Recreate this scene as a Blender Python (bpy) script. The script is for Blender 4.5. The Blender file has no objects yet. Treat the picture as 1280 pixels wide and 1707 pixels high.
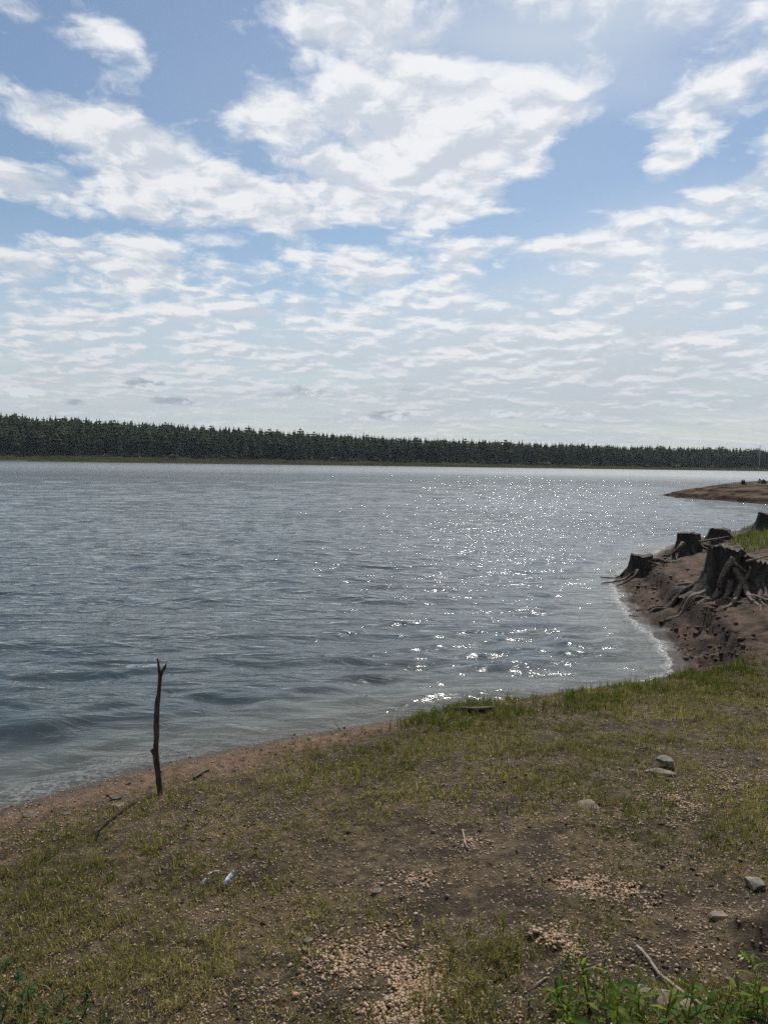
import bpy, math, random
import numpy as np
from mathutils import Vector, Matrix
rng = np.random.default_rng(7)
random.seed(7)
C = bpy.context.scene.collection
scene = bpy.context.scene
R = math.radians

# ------------------------------------------------------------------ camera
F = 1233.0; W0, H0 = 1280.0, 1707.0
CAMZ = 2.1
PITCH, ROLL = R(3.78), R(0.85)
cam_d = bpy.data.cameras.new('camera'); cam = bpy.data.objects.new('camera', cam_d); C.objects.link(cam)
cam_d.sensor_fit = 'VERTICAL'; cam_d.sensor_height = 36.0; cam_d.lens = 36.0 * F / H0
cam_d.clip_start = 0.05; cam_d.clip_end = 20000
Mcam = Matrix.Translation((0, 0, CAMZ)) @ Matrix.Rotation(R(90) - PITCH, 4, 'X') @ Matrix.Rotation(ROLL, 4, 'Z')
cam.matrix_world = Mcam
scene.camera = cam
R3 = np.array(Mcam.to_3x3()); CP = np.array([0, 0, CAMZ])

def pix_dir(px, py):
    v = np.array([px - W0 / 2, -(py - H0 / 2), -F])
    d = R3 @ v
    return d / np.linalg.norm(d)
def project(P):
    q = (np.asarray(P) - CP) @ R3
    return W0 / 2 + F * q[..., 0] / -q[..., 2], H0 / 2 - F * q[..., 1] / -q[..., 2]
def at_z(px, py, z=0.0):
    d = pix_dir(px, py); t = (z - CAMZ) / d[2]
    return CP + d * t
def at_y(px, py, y):
    d = pix_dir(px, py); return CP + d * (y / d[1])

# ------------------------------------------------------------------ light, sky
SUN_EL, SUN_AZ = R(50), R(17)           # azimuth to the right of +Y
scene.view_settings.view_transform = 'Standard'
scene.view_settings.look = 'None'
scene.view_settings.exposure = 0.0
scene.view_settings.gamma = 1.0
scene.view_settings.use_curve_mapping = False
sun_d = bpy.data.lights.new('sun', 'SUN'); sun = bpy.data.objects.new('sun', sun_d); C.objects.link(sun)
sun_d.energy = 5.0; sun_d.angle = R(0.53); sun_d.color = (1.0, 0.95, 0.87)
sdir = Vector((math.sin(SUN_AZ) * math.cos(SUN_EL), math.cos(SUN_AZ) * math.cos(SUN_EL), math.sin(SUN_EL)))
sun.rotation_euler = sdir.to_track_quat('Z', 'Y').to_euler()
sun.location = sdir * 50

world = bpy.data.worlds.new('World'); scene.world = world; world.use_nodes = True
scene.cycles.use_denoising = False
scene.cycles.diffuse_bounces = 2
scene.cycles.glossy_bounces = 2
scene.cycles.max_bounces = 4
scene.cycles.transparent_max_bounces = 8
scene.cycles.caustics_reflective = False
scene.cycles.caustics_refractive = False

class NT:
    """small helper to write node trees"""
    def __init__(s, tree):
        s.t = tree; s.n = tree.nodes; s.l = tree.links
    def new(s, typ, ins=None, **kw):
        nd = s.n.new(typ)
        for k, v in kw.items(): setattr(nd, k, v)
        for k, v in (ins or {}).items(): s.set(nd.inputs[k], v)
        return nd
    def set(s, sock, v):
        if hasattr(v, 'is_linked') or isinstance(v, bpy.types.NodeSocket): s.l.new(v, sock)
        else:
            if isinstance(v, tuple) and sock.type == 'RGBA' and len(v) == 3: v = v + (1.0,)
            sock.default_value = v
    def math(s, op, a, b=0.0, c=0.0, clamp=False):
        nd = s.n.new('ShaderNodeMath'); nd.operation = op; nd.use_clamp = clamp
        s.set(nd.inputs[0], a); s.set(nd.inputs[1], b); s.set(nd.inputs[2], c)
        return nd.outputs[0]
    def vmath(s, op, a, b=(0, 0, 0), scale=None):
        nd = s.n.new('ShaderNodeVectorMath'); nd.operation = op
        s.set(nd.inputs[0], a); s.set(nd.inputs[1], b)
        if scale is not None: s.set(nd.inputs['Scale'], scale)
        return nd.outputs['Value'] if op in ('LENGTH', 'DOT_PRODUCT', 'DISTANCE') else nd.outputs[0]
    def noise(s, vec, scale, detail=4, rough=0.55, lac=2.0, dist=0.0, col=False, dim='3D'):
        nd = s.new('ShaderNodeTexNoise', {'Scale': scale, 'Detail': detail, 'Roughness': rough, 'Lacunarity': lac, 'Distortion': dist}, noise_dimensions=dim)
        if vec is not None: s.l.new(vec, nd.inputs['Vector'])
        return nd.outputs['Color' if col else 'Fac']
    def ramp(s, v, a, b, lo=0.0, hi=1.0, smooth=True):
        nd = s.new('ShaderNodeMapRange', {'Value': v, 'From Min': a, 'From Max': b, 'To Min': lo, 'To Max': hi})
        nd.interpolation_type = 'SMOOTHSTEP' if smooth else 'LINEAR'
        return nd.outputs[0]
    def mix(s, f, a, b, mode='MIX'):
        nd = s.n.new('ShaderNodeMix'); nd.data_type = 'RGBA'; nd.blend_type = mode
        s.set(nd.inputs[0], f); s.set(nd.inputs[6], a); s.set(nd.inputs[7], b)
        return nd.outputs[2]
    def attr(s, name):
        return s.new('ShaderNodeAttribute', attribute_name=name).outputs['Fac']

def build_world():
    w = NT(world.node_tree); w.n.clear()
    out = w.new('ShaderNodeOutputWorld')
    sky = w.new('ShaderNodeTexSky', sky_type='NISHITA', sun_disc=False, sun_elevation=SUN_EL, sun_rotation=SUN_AZ)
    sky.air_density = 1.25; sky.dust_density = 0.4; sky.ozone_density = 1.6; sky.altitude = 300
    bsky = w.new('ShaderNodeBackground', {'Color': sky.outputs[0], 'Strength': 0.088})
    tc = w.new('ShaderNodeTexCoord').outputs['Generated']
    d = w.vmath('NORMALIZE', tc)
    sp = w.new('ShaderNodeSeparateXYZ', {0: d})
    x, y, z = sp.outputs
    el = w.math('ARCSINE', z)
    az = w.math('ARCTAN2', x, y)
    ae = w.new('ShaderNodeCombineXYZ', {0: az, 1: el, 2: 0.0}).outputs[0]
    zz = w.math('ADD', w.math('MAXIMUM', z, 0.0), 0.16)
    P = w.new('ShaderNodeCombineXYZ', {0: w.math('DIVIDE', x, zz), 1: w.math('DIVIDE', y, zz), 2: 0.0}).outputs[0]
    # where the larger cloud fields and gaps stand: soft ellipses in azimuth / elevation
    warp = w.noise(P, 1.1, 3, 0.6, col=True, dim='2D')
    warp = w.vmath('SCALE', w.vmath('SUBTRACT', warp, (0.5, 0.5, 0.5)), scale=0.12)
    aew = w.vmath('ADD', ae, warp)
    def blobs(lst, vec):
        tot = 0.0
        for (px, py, rx, ry, rot, wt) in lst:
            dr = pix_dir(px, py); a0 = math.atan2(dr[0], dr[1]); e0 = math.asin(dr[2])
            dx = pix_dir(px + 4, py); a1 = math.atan2(dx[0], dx[1])
            dy = pix_dir(px, py - 4); e1 = math.asin(dy[2])
            mp = w.new('ShaderNodeMapping', {'Vector': vec, 'Location': (a0, e0, 0), 'Rotation': (0, 0, R(rot)),
                       'Scale': (rx * (a1 - a0) / 4, ry * (e1 - e0) / 4, 1)}, vector_type='TEXTURE')
            ln = w.vmath('LENGTH', mp.outputs[0])
            tot = w.math('ADD', tot, w.ramp(ln, 1.55, 0.15, 0.0, wt))
        return tot
    main = [(570,40,120,50,20,.34),(670,90,110,60,-20,.34),(720,190,190,85,0,.42),(650,300,150,70,0,.38),(850,210,90,75,0,.34),
            (560,330,90,60,0,.25),(740,375,85,22,0,.34),
            (90,205,120,45,-5,.38),(230,240,130,48,-12,.38),(350,285,130,48,-8,.34),(300,350,140,42,-10,.34),(460,285,80,30,0,.26),
            (55,305,85,36,0,.34),(200,285,70,30,0,.22),(455,190,50,45,0,.30),(170,35,95,32,-25,.26),(235,95,28,12,-45,.2),
            (1140,150,130,60,12,.34),(1090,225,50,25,0,.26),(1210,300,120,50,10,.32),(960,345,60,16,0,.26),
            (45,430,65,40,0,.34),(225,415,120,22,0,.30),(200,475,150,38,0,.34),(430,455,90,34,0,.30),(500,400,80,24,0,.26),
            (650,430,80,30,0,.28),(710,480,110,40,0,.30),(560,530,150,28,0,.22),(380,530,110,22,0,.2),(120,560,180,20,0,.18),
            (1000,520,260,45,0,.20),(1150,380,190,60,0,.22),(900,600,420,40,0,.18),(250,610,300,30,0,.12),(640,660,700,20,0,.12),(540,380,50,30,0,.16),(700,250,120,70,0,.12),(300,600,320,26,0,.16),(780,330,60,40,0,.2),(600,200,60,60,0,.2),(500,330,70,40,0,.2),(900,440,200,30,0,.14),(300,520,260,50,0,.12),(850,30,200,60,0,.12)]
    gaps = [(330,120,110,75,0,-.34),(60,110,120,45,0,-.26),(300,40,70,40,0,-.2),(490,120,50,50,0,-.26),(965,270,75,70,0,-.34),(1020,120,70,70,0,-.22),
            (850,395,120,26,0,-.30),(70,365,80,22,0,-.24),(600,385,60,20,0,-.2),(400,395,60,16,0,-.16),(330,430,50,16,0,-.14),(20,250,70,20,0,-.14),(1230,240,60,20,0,-.12),
            (560,470,60,18,0,-.14),(60,500,90,18,0,-.12)]
    inframe = w.ramp(w.vmath('LENGTH', w.new('ShaderNodeMapping', {'Vector': ae, 'Location': (0, R(14), 0), 'Scale': (R(38), R(34), 1)}, vector_type='TEXTURE').outputs[0]), 0.8, 1.3)
    far_cov = w.math('MULTIPLY', inframe, w.ramp(w.noise(P, 0.7, 2), 0.4, 0.62, -0.15, 0.30))
    cover = w.math('ADD', w.math('ADD', blobs(main, aew), blobs(gaps, aew)), far_cov)
    # broken altocumulus texture, plane projected so that it flattens to the horizon
    pw = w.vmath('ADD', P, w.vmath('SCALE', w.vmath('SUBTRACT', w.noise(P, 4.5, 3, 0.6, col=True, dim='2D'), (0.5, 0.5, 0.5)), scale=0.10))
    def fbm(vec):
        a = w.noise(vec, 3.5, 8, 0.60, dim='2D')
        v = w.new('ShaderNodeTexVoronoi', {'Vector': vec, 'Scale': 6.5, 'Detail': 1.0, 'Roughness': .5}, feature='F1', voronoi_dimensions='2D').outputs['Distance']
        return w.math('SUBTRACT', a, w.math('MULTIPLY', w.math('SUBTRACT', v, 0.45), 0.16))
    n0 = fbm(pw)
    toward = (math.sin(SUN_AZ) * -0.055, -0.055, 0.0)   # thinner towards the zenith side = lit side
    n1 = fbm(w.vmath('ADD', pw, toward))
    nn = w.math('MULTIPLY', w.math('SUBTRACT', n0, 0.5), 1.9)
    dens = w.math('ADD', nn, w.math('SUBTRACT', cover, -0.045))
    wisp = w.noise(w.vmath('MULTIPLY', pw, (1.0, 1.0, 1.0)), 13.0, 5, 0.62, dim='2D')
    dens = w.math('ADD', dens, w.math('MULTIPLY', w.math('SUBTRACT', wisp, 0.5), 0.32))
    alpha = w.ramp(dens, -0.08, 0.42)
    alpha = w.math('POWER', alpha, 0.85)
    # shading of the cloud body: side facing the sun is bright, thick middles a little grey
    rel = w.math('ADD', w.math('SUBTRACT', n0, n1), w.math('MULTIPLY', w.math('SUBTRACT', wisp, 0.5), 0.16))
    lit = w.math('ADD', w.ramp(rel, -0.10, 0.10, 0.0, 1.0), 0.0)
    thick = w.ramp(dens, 0.12, 0.6)
    shade = w.math('SUBTRACT', w.math('MULTIPLY_ADD', lit, 0.16, 0.83), w.math('MULTIPLY', thick, 0.03))
    lowel = w.ramp(el, R(14), R(2))
    shade = w.math('MULTIPLY', shade, w.ramp(lowel, 0, 1, 1.0, 0.90))
    nearsun = w.vmath('DOT_PRODUCT', d, tuple(sdir))
    shade = w.math('MULTIPLY', shade, w.ramp(nearsun, 0.45, 1.0, 0.92, 1.05))
    cc = w.vmath('SCALE', w.mix(lit, (0.80, 0.87, 0.97), (0.97, 0.98, 1.0)), scale=shade)
    # thin veil: more to the right and near the horizon
    veil = blobs([(1020,540,430,130,0,.50),(1180,400,260,90,0,.50),(980,30,360,70,0,.60),(1000,130,220,60,-8,.35),(640,620,900,90,0,.28),(250,520,420,60,0,.08),(560,220,420,190,-10,.08)], ae)
    veil = w.math('ADD', veil, w.ramp(el, R(17), R(0), 0.0, 0.88))
    veil = w.math('MULTIPLY', veil, w.ramp(w.noise(w.vmath('MULTIPLY', P, (0.5, 1.3, 1)), 1.8, 6, 0.6), 0.3, 0.7, 0.75, 1.15), clamp=True)
    vcol = w.mix(w.ramp(el, R(0), R(20)), (0.50, 0.555, 0.60), (0.66, 0.73, 0.81))
    # far cumulus low over the forest: pale heads, grey flat bases
    low = blobs([(45,650,60,13,0,.5),(118,670,40,9,0,.45),(240,636,70,16,8,.5),(290,666,60,11,0,.5),(520,650,60,14,0,.45),(450,658,40,10,0,.3),(650,692,70,12,5,.5),(680,652,40,12,0,.35),
                 (845,694,50,10,0,.42),(960,692,38,11,0,.42),(1068,694,28,9,0,.35),(1180,709,34,8,0,.35),(1100,716,30,6,0,.3),(520,700,60,9,0,.3),(920,712,40,7,0,.3)], w.vmath('ADD', ae, w.vmath('SCALE', warp, scale=0.12)))
    ln = w.noise(w.vmath('MULTIPLY', ae, (1.0, 2.2, 1)), 22, 7, 0.62)
    ld = w.math('ADD', low, w.math('MULTIPLY', w.math('SUBTRACT', ln, 0.5), 1.1))
    la = w.math('MULTIPLY', w.ramp(ld, 0.22, 0.46), w.ramp(low, 0.02, 0.20, 0.0, 0.95))
    ln2 = w.noise(w.vmath('MULTIPLY', w.vmath('ADD', ae, (0.0, R(0.5), 0)), (1.0, 2.2, 1)), 22, 5, 0.6)
    lw = w.ramp(w.math('SUBTRACT', ln, ln2), -0.09, 0.09)
    lcol = w.mix(lw, (0.36, 0.42, 0.49), (0.68, 0.72, 0.75))
    def bg(col, st=1.0): return w.new('ShaderNodeBackground', {'Color': col, 'Strength': st}).outputs[0]
    def mixs(f, a, b): return w.new('ShaderNodeMixShader', {0: f, 1: a, 2: b}).outputs[0]
    s = mixs(veil, bsky.outputs[0], bg(vcol))
    s = mixs(w.math('MULTIPLY', alpha, w.ramp(el, R(0.5), R(10), 0.40, 0.97)), s, bg(cc, 0.92))
    s = mixs(la, s, bg(lcol))
    w.l.new(s, out.inputs[0])
build_world()

# ------------------------------------------------------------------ numpy helpers
def _hash(ix, iy, seed):
    h = (ix.astype(np.int64) * 374761393 + iy.astype(np.int64) * 668265263 + seed * 1274126177) & 0xffffffff
    h = ((h ^ (h >> 13)) * 1274126177) & 0xffffffff
    return ((h ^ (h >> 16)) & 0xffff) / 65535.0
def vnoise(x, y, seed=0):
    ix = np.floor(x); iy = np.floor(y); fx = x - ix; fy = y - iy
    fx = fx * fx * fx * (fx * (fx * 6 - 15) + 10); fy = fy * fy * fy * (fy * (fy * 6 - 15) + 10)
    a = _hash(ix, iy, seed); b = _hash(ix + 1, iy, seed); c = _hash(ix, iy + 1, seed); d = _hash(ix + 1, iy + 1, seed)
    return (a + (b - a) * fx + (c - a) * fy + (a - b - c + d) * fx * fy) * 2 - 1
def fbm(x, y, oct=4, seed=0, gain=0.5):
    t = 0; a = 1.0; s = 0
    for k in range(oct):
        t = t + a * vnoise(x * 2 ** k + 17.3 * k, y * 2 ** k - 9.1 * k, seed + k); s += a; a *= gain
    return t / s
def sm(a, b, x):
    t = np.clip((x - a) / (b - a), 0, 1); return t * t * (3 - 2 * t)
def mesh_np(name, V, F, attrs=None, smooth=True, mat=None, kind=None, parent=None, mats_idx=None):
    V = np.asarray(V, np.float32); F = np.asarray(F, np.int32)
    me = bpy.data.meshes.new(name)
    n = F.shape[1]
    me.vertices.add(len(V)); me.vertices.foreach_set('co', V.ravel())
    me.loops.add(F.size); me.loops.foreach_set('vertex_index', F.ravel())
    me.polygons.add(len(F)); me.polygons.foreach_set('loop_start', np.arange(0, F.size, n, dtype=np.int32))
    me.polygons.foreach_set('loop_total', np.full(len(F), n, np.int32))
    me.update(calc_edges=True)
    if smooth: me.polygons.foreach_set('use_smooth', np.ones(len(F), bool))
    for k, v in (attrs or {}).items():
        at = me.attributes.new(k, 'FLOAT', 'POINT'); at.data.foreach_set('value', np.asarray(v, np.float32))
    o = bpy.data.objects.new(name, me); C.objects.link(o)
    if mat: me.materials.append(mat)
    if kind: o['kind'] = kind
    if parent: o.parent = parent
    return o
def tag(o, label=None, cat=None, group=None):
    if label: o['label'] = label
    if cat: o['category'] = cat
    if group: o['group'] = group
    return o
def empty(name, loc):
    o = bpy.data.objects.new(name, None); C.objects.link(o); o.location = loc; o.empty_display_size = 0.1; return o

# ------------------------------------------------------------------ lay of the land
near_px = [(-700,1640),(-350,1490),(-150,1405),(0,1350),(130,1313),(268,1274),(400,1246),(520,1222),(640,1203),(740,1186),(850,1170),
           (960,1158),(1060,1143),(1118,1128),(1123,1105),(1098,1072),(1064,1040),(1040,1012),(1026,990),(1024,972),(1040,950),(1085,926),(1120,908)]
shore = [tuple(at_z(px, py)[:2]) for px, py in near_px]
shore = [(-60, 1.0), (-14, 2.2)] + shore[1:]
near_poly = np.array(shore + [(8.6, 19.6), (11.5, 22.5), (16, 24), (24, 28), (30, 36), (60, 40), (200, 30), (200, -200), (-200, -200), (-200, 0)])
pen_px = [(1101,826),(1130,829.5),(1165,832),(1210,835),(1280,841.5),(1380,848)]
pen_poly = np.array([tuple(at_z(px, py)[:2]) for px, py in pen_px] + [(34, 36), (70, 40), (110, 60), (90, 95), (50, 88), (35, 78), (28, 68), (24.0, 61.5)])
FA = np.array([-234.0, 450.0]); FB = np.array([337.0, 650.0])
Fd = (FB - FA) / np.linalg.norm(FB - FA); Fn = np.array([-Fd[1], Fd[0]])
def sdf_poly(x, y, poly):
    x = np.asarray(x, float); y = np.asarray(y, float)
    d2 = np.full(x.shape, 1e18); ins = np.zeros(x.shape, bool)
    n = len(poly)
    for i in range(n):
        ax, ay = poly[i]; bx, by = poly[(i + 1) % n]
        ex, ey = bx - ax, by - ay
        t = np.clip(((x - ax) * ex + (y - ay) * ey) / (ex * ex + ey * ey), 0, 1)
        d2 = np.minimum(d2, (x - ax - t * ex) ** 2 + (y - ay - t * ey) ** 2)
        if ay != by:
            c = ((ay > y) != (by > y)) & (x < (bx - ax) * (y - ay) / (by - ay) + ax)
            ins ^= c
    d = np.sqrt(d2)
    return np.where(ins, d, -d)
def far_s(x, y):
    s = (x - FA[0]) * Fn[0] + (y - FA[1]) * Fn[1]
    return s + 5 * fbm(x / 90, y / 90, 3, 40)
def terrain(x, y, full=False, fine=True):
    x = np.asarray(x, float); y = np.asarray(y, float)
    s1 = sdf_poly(x, y, near_poly); s1w = s1 + 0.05 * fbm(x * 1.3, y * 1.3, 3, 1)
    s2 = sdf_poly(x, y, pen_poly)
    s3 = far_s(x, y)
    # grassy near bank, right hand eroded bank
    wb = sm(6.5, 7.6, y - 0.16 * (x - 3.0)) * sm(1.6, 2.6, x)
    zn = np.interp(s1w, [-30, -8, -3, -1, -.3, 0, .25, .8, 2, 3.6, 5, 12, 60], [-2.4, -1.2, -.52, -.17, -.05, 0, .045, .11, .24, .42, .5, .62, 1.6])
    zn = zn + 0.07 * sm(0.0, 0.22, s1w) * sm(-0.3, 0.9, x)
    sb = s1 + 0.13 * fbm(x * 1.1 + 5, y * 1.1, 4, 3) + 0.05 * fbm(x * 6, y * 6, 3, 5)
    zb = np.interp(sb, [-30, -8, -3, -1, -.3, 0, .20, .24, .38, .43, .55, .59, .64, 1.05, 1.09, 1.35, 1.85, 2.3, 3.0, 4.5, 8, 40],
                       [-2.4, -1.2, -.52, -.17, -.05, 0, .03, .055,   .07, .095, .11, .19, .30, .36, .40, .45, .64, .80, .90, .97, 1.05, 1.6])
    z = zn * (1 - wb) + zb * wb
    # peninsula, terraced by falling water levels
    sp = s2 + 0.35 * fbm(x * 0.5, y * 0.5, 3, 9)
    zp = np.interp(sp, [-30, -8, -3, -1, 0, .5, .7, 1.6, 2.2, 2.4, 3.6, 3.8, 6, 9, 20], [-2.4, -1.5, -.6, -.2, 0, .08, .26, .36, .44, .60, .72, .84, .98, 1.10, 1.5])
    wp = (y > 33) & (s2 > s1)
    z = np.where(wp, zp, z)
    # far shore
    along = (x - FA[0]) * Fd[0] + (y - FA[1]) * Fd[1]
    hill = 15.0 * sm(430, -150, along) * sm(35, 170, s3) + 3.0 * sm(60, 300, s3) * fbm(x / 120, y / 120, 3, 60)
    meadow = 3.9 - 1.5 * sm(100, 600, along)
    zf = np.interp(s3, [-40, -10, 0, 6, 14, 42, 90], [-3, -.9, 0, .55, .7, 1, 1.25])
    zf = np.where(s3 > 14, .7 + (zf - .7) / .3 * (meadow - .7), zf) + hill
    wf = s3 > -60
    z = np.where(wf, zf, z)
    if fine:
        land = sm(-0.05, 0.25, s1)
        near = sm(30, 14, np.hypot(x, y))
        z = z + near * land * (0.022 * fbm(x * 1.7, y * 1.7, 3, 11) + 0.016 * fbm(x * 7, y * 7, 3, 12, .65) + 0.0080 * fbm(x * 30, y * 30, 2, 13, .6))
        # clefts and lumps of the eroded bank
        crack = np.abs(fbm(x * 1.6 + y * .5, y * 2.6, 3, 21))
        z = z - near * wb * land * sm(.68, .8, sb) * 0.055 * sm(0.06, 0.0, crack)
        z = z + near * wb * land * 0.12 * fbm(x * 3.2, y * 3.2, 5, 22, .66) * sm(1.0, .6, sb)
        # low dark mound at the right
        m = MOUND
        z = z + 0.09 * np.exp(-(((x - m[0]) / .20) ** 2 + ((y - m[1]) / .13) ** 2)) * (1 + .5 * fbm(x * 25, y * 25, 3, 31))
        for (hx, hy, hr, hz) in DIPS:
            z = z - hz * np.exp(-(((x - hx) / hr) ** 2 + ((y - hy) / hr) ** 2))
    if full: return z, s1, s2, s3, wb, sb, along
    return z
MOUND = at_z(1300, 1565, 0.5); DIPS = []
def ray(px, py, lift=0.0):
    d = pix_dir(px, py); t = 0.6
    ts = np.concatenate([np.arange(.6, 30, .02), np.arange(30, 1500, .6)])
    pts = CP + d[None] * ts[:, None]
    h = terrain(pts[:, 0], pts[:, 1])
    k = np.argmax(pts[:, 2] < h)
    lo, hi = ts[max(k - 1, 0)], ts[k]
    for _ in range(12):
        m = (lo + hi) / 2; p = CP + d * m
        if p[2] < terrain(p[0:1], p[1:2])[0]: hi = m
        else: lo = m
    p = CP + d * hi; p[2] = terrain(p[0:1], p[1:2])[0] + lift
    return p
_dips = [tuple(ray(px, py)[:2]) for px, py in [(1055,985),(1105,1042),(1170,1085),(1190,1100),(905,1588),(780,1500)]]
DIPS = [(a[0], a[1], r, h) for a, r, h in zip(_dips, (.18, .22, .15, .13, .05, .16), (.09, .12, .10, .09, .03, .02))]
NOISE = fbm

# ------------------------------------------------------------------ materials
def new_mat(name):
    m = bpy.data.materials.new(name); m.use_nodes = True; m.node_tree.nodes.clear()
    w = NT(m.node_tree); out = w.new('ShaderNodeOutputMaterial'); return m, w, out
def soil_material():
    m, w, out = new_mat('soil')
    pos = w.new('ShaderNodeNewGeometry').outputs['Position']
    n1 = w.noise(pos, 2.2, 6, .6); n2 = w.noise(pos, 16, 6, .65); n3 = w.noise(pos, 120, 4, .6)
    bank, sand, green, far, wet, pen = (w.attr(a) for a in ('bank', 'sand', 'green', 'far', 'wet', 'pen'))
    dirt = w.mix(w.ramp(n2, .3, .7), (.031, .0225, .0130), (.125, .089, .049))
    dirt = w.mix(w.ramp(n1, .45, .65, 0, .5), dirt, (.100, .071, .043))
    dirt = w.mix(w.ramp(w.noise(pos, 4.5, 5, .65), .45, .60, 0, .75), dirt, (.022, .017, .013))
    dirt = w.mix(w.ramp(w.noise(pos, 45, 4, .65), .50, .62, 0, .6), dirt, (.016, .012, .009))
    dirt = w.mix(w.ramp(n3, .58, .70, 0, .7), dirt, (.20, .15, .105))
    san = w.mix(w.ramp(n2, .35, .65), (.070, .043, .028), (.160, .100, .064))
    san = w.mix(w.ramp(n3, .55, .7, 0, .6), san, (.29, .21, .15))
    san = w.mix(w.ramp(w.noise(pos, 30, 5, .7), .58, .66, 0, .8), san, (.05, .033, .024))
    c = w.mix(sand, dirt, san)
    strat = w.noise(w.vmath('MULTIPLY', pos, (1, 1, 22)), 1.6, 5, .6)
    bk = w.mix(w.ramp(n2, .3, .7), (.034, .022, .015), (.108, .070, .048))
    bk = w.mix(w.ramp(strat, .45, .62, 0, .5), bk, (.12, .077, .055))
    bk = w.mix(w.ramp(w.noise(pos, 3.2, 5, .62), .50, .60, 0, .7), bk, (.026, .017, .014))
    c = w.mix(bank, c, bk)
    gr = w.mix(w.ramp(n2, .35, .65), (.040, .052, .018), (.10, .105, .045))
    c = w.mix(w.math('MULTIPLY', green, w.ramp(n1, .3, .6, .6, 1)), c, gr)
    npn = w.noise(w.vmath('MULTIPLY', pos, (.25, .6, 5.0)), 1.2, 6, .62)
    pn = w.mix(w.ramp(npn, .35, .62), (.022, .018, .015), (.125, .098, .078))
    pn = w.mix(w.ramp(n1, .5, .7, 0, .5), pn, (.13, .092, .07))
    c = w.mix(pen, c, pn)
    c = w.mix(w.math('MULTIPLY', green, w.math('MULTIPLY', pen, w.ramp(n2, .3, .6, .5, .9))), c, (.085, .080, .038))
    nf = w.noise(w.vmath('MULTIPLY', pos, (.04, .04, .8)), 1.0, 6, .65)
    fr = w.mix(w.ramp(nf, .35, .65), (.036, .042, .020), (.080, .080, .042))
    c = w.mix(far, c, fr)
    c = w.mix(wet, c, w.mix(.55, c, (0.0, 0.0, 0.0)))
    c = w.mix(w.math('MULTIPLY', w.attr('dark_tone'), .8), c, (.016, .011, .009))  # near-black tone on ledges, terrace steps and debris lines
    hgt = w.math('ADD', w.math('MULTIPLY', n2, .5), w.math('MULTIPLY', n3, .22))
    bump = w.new('ShaderNodeBump', {'Strength': 1.0, 'Distance': .05, 'Height': hgt}).outputs[0]
    ps = w.new('ShaderNodeBsdfPrincipled', {'Base Color': c, 'Roughness': w.ramp(wet, 0, 1, 0.95, .60), 'Normal': bump, 'Specular IOR Level': w.math('MULTIPLY', .2, w.math('SUBTRACT', 1.0, w.math('MAXIMUM', far, pen)))})
    w.l.new(ps.outputs[0], out.inputs[0]); return m
SOIL = soil_material()

def water_material():
    m, w, out = new_mat('lake_water')
    pos = w.new('ShaderNodeNewGeometry').outputs['Position']
    depth = w.attr('depth'); calm = w.attr('calm')
    rot = w.new('ShaderNodeMapping', {'Vector': pos, 'Rotation': (0, 0, R(12)), 'Scale': (.42, 1, 1)}).outputs[0]
    far = w.ramp(w.vmath('LENGTH', pos), 8, 120)
    a = w.noise(rot, 4.4, 4, .55, dist=.6); b = w.noise(rot, 13, 2, .5, dist=.4); c2 = w.noise(rot, .38, 3, .55)
    h = w.math('ADD', w.math('MULTIPLY', a, .088), w.math('MULTIPLY', b, .0100))
    h = w.math('ADD', h, w.math('MULTIPLY', w.math('MULTIPLY', c2, far), .80))
    gust = w.ramp(w.noise(w.vmath('MULTIPLY', pos, (.02, .055, 1)), 1.0, 4, .6), .3, .7, .70, 1.15)
    gust = w.math('MULTIPLY', gust, w.ramp(w.vmath('LENGTH', pos), 25, 200, 1.0, .42))
    st = w.math('MULTIPLY', gust, w.math('SUBTRACT', 1.0, w.math('MULTIPLY', calm, .45)))
    bump = w.new('ShaderNodeBump', {'Strength': st, 'Distance': 1.0, 'Filter Width': .02, 'Height': h}).outputs[0]
    fres = w.new('ShaderNodeFresnel', {'IOR': 1.333, 'Normal': bump}).outputs[0]
    gl = w.new('ShaderNodeBsdfGlossy', {'Color': (1, 1, 1), 'Roughness': w.ramp(w.vmath('LENGTH', pos), 6, 220, .045, .13), 'Normal': bump}).outputs[0]
    gl2 = w.new('ShaderNodeBsdfGlossy', {'Color': (1, 1, 1), 'Roughness': .24, 'Normal': bump}).outputs[0]
    gl = w.new('ShaderNodeMixShader', {0: .10, 1: gl, 2: gl2}).outputs[0]
    turb = w.ramp(depth, .22, .0)
    bcol = w.mix(turb, (.030, .044, .048), (.150, .155, .128))
    bcol = w.mix(w.ramp(w.noise(pos, 1.3, 4, .6), .4, .6, 0, .35), bcol, (.035, .040, .032))
    body = w.new('ShaderNodeBsdfDiffuse', {'Color': bcol}).outputs[0]
    tr = w.new('ShaderNodeBsdfTransparent', {'Color': (.86, .88, .80)}).outputs[0]
    op = w.math('SUBTRACT', 1.0, w.math('EXPONENT', w.math('MULTIPLY', depth, -9.0)))
    op = w.ramp(op, 0, 1, .12, 1.0, smooth=False)
    under = w.new('ShaderNodeMixShader', {0: op, 1: tr, 2: body}).outputs[0]
    s = w.new('ShaderNodeMixShader', {0: fres, 1: under, 2: gl}).outputs[0]
    fm = w.math('MULTIPLY', w.attr('foam_glint'), w.ramp(w.noise(pos, 26, 5, .7), .48, .58))
    foam_glint = w.new('ShaderNodeBsdfDiffuse', {'Color': (.62, .62, .60)}).outputs[0]  # diffuse white for shore foam and for glints painted along the cove
    s = w.new('ShaderNodeMixShader', {0: w.math('MULTIPLY', fm, .75), 1: s, 2: foam_glint}).outputs[0]
    w.l.new(s, out.inputs[0]); return m
WATER = water_material()

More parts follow.
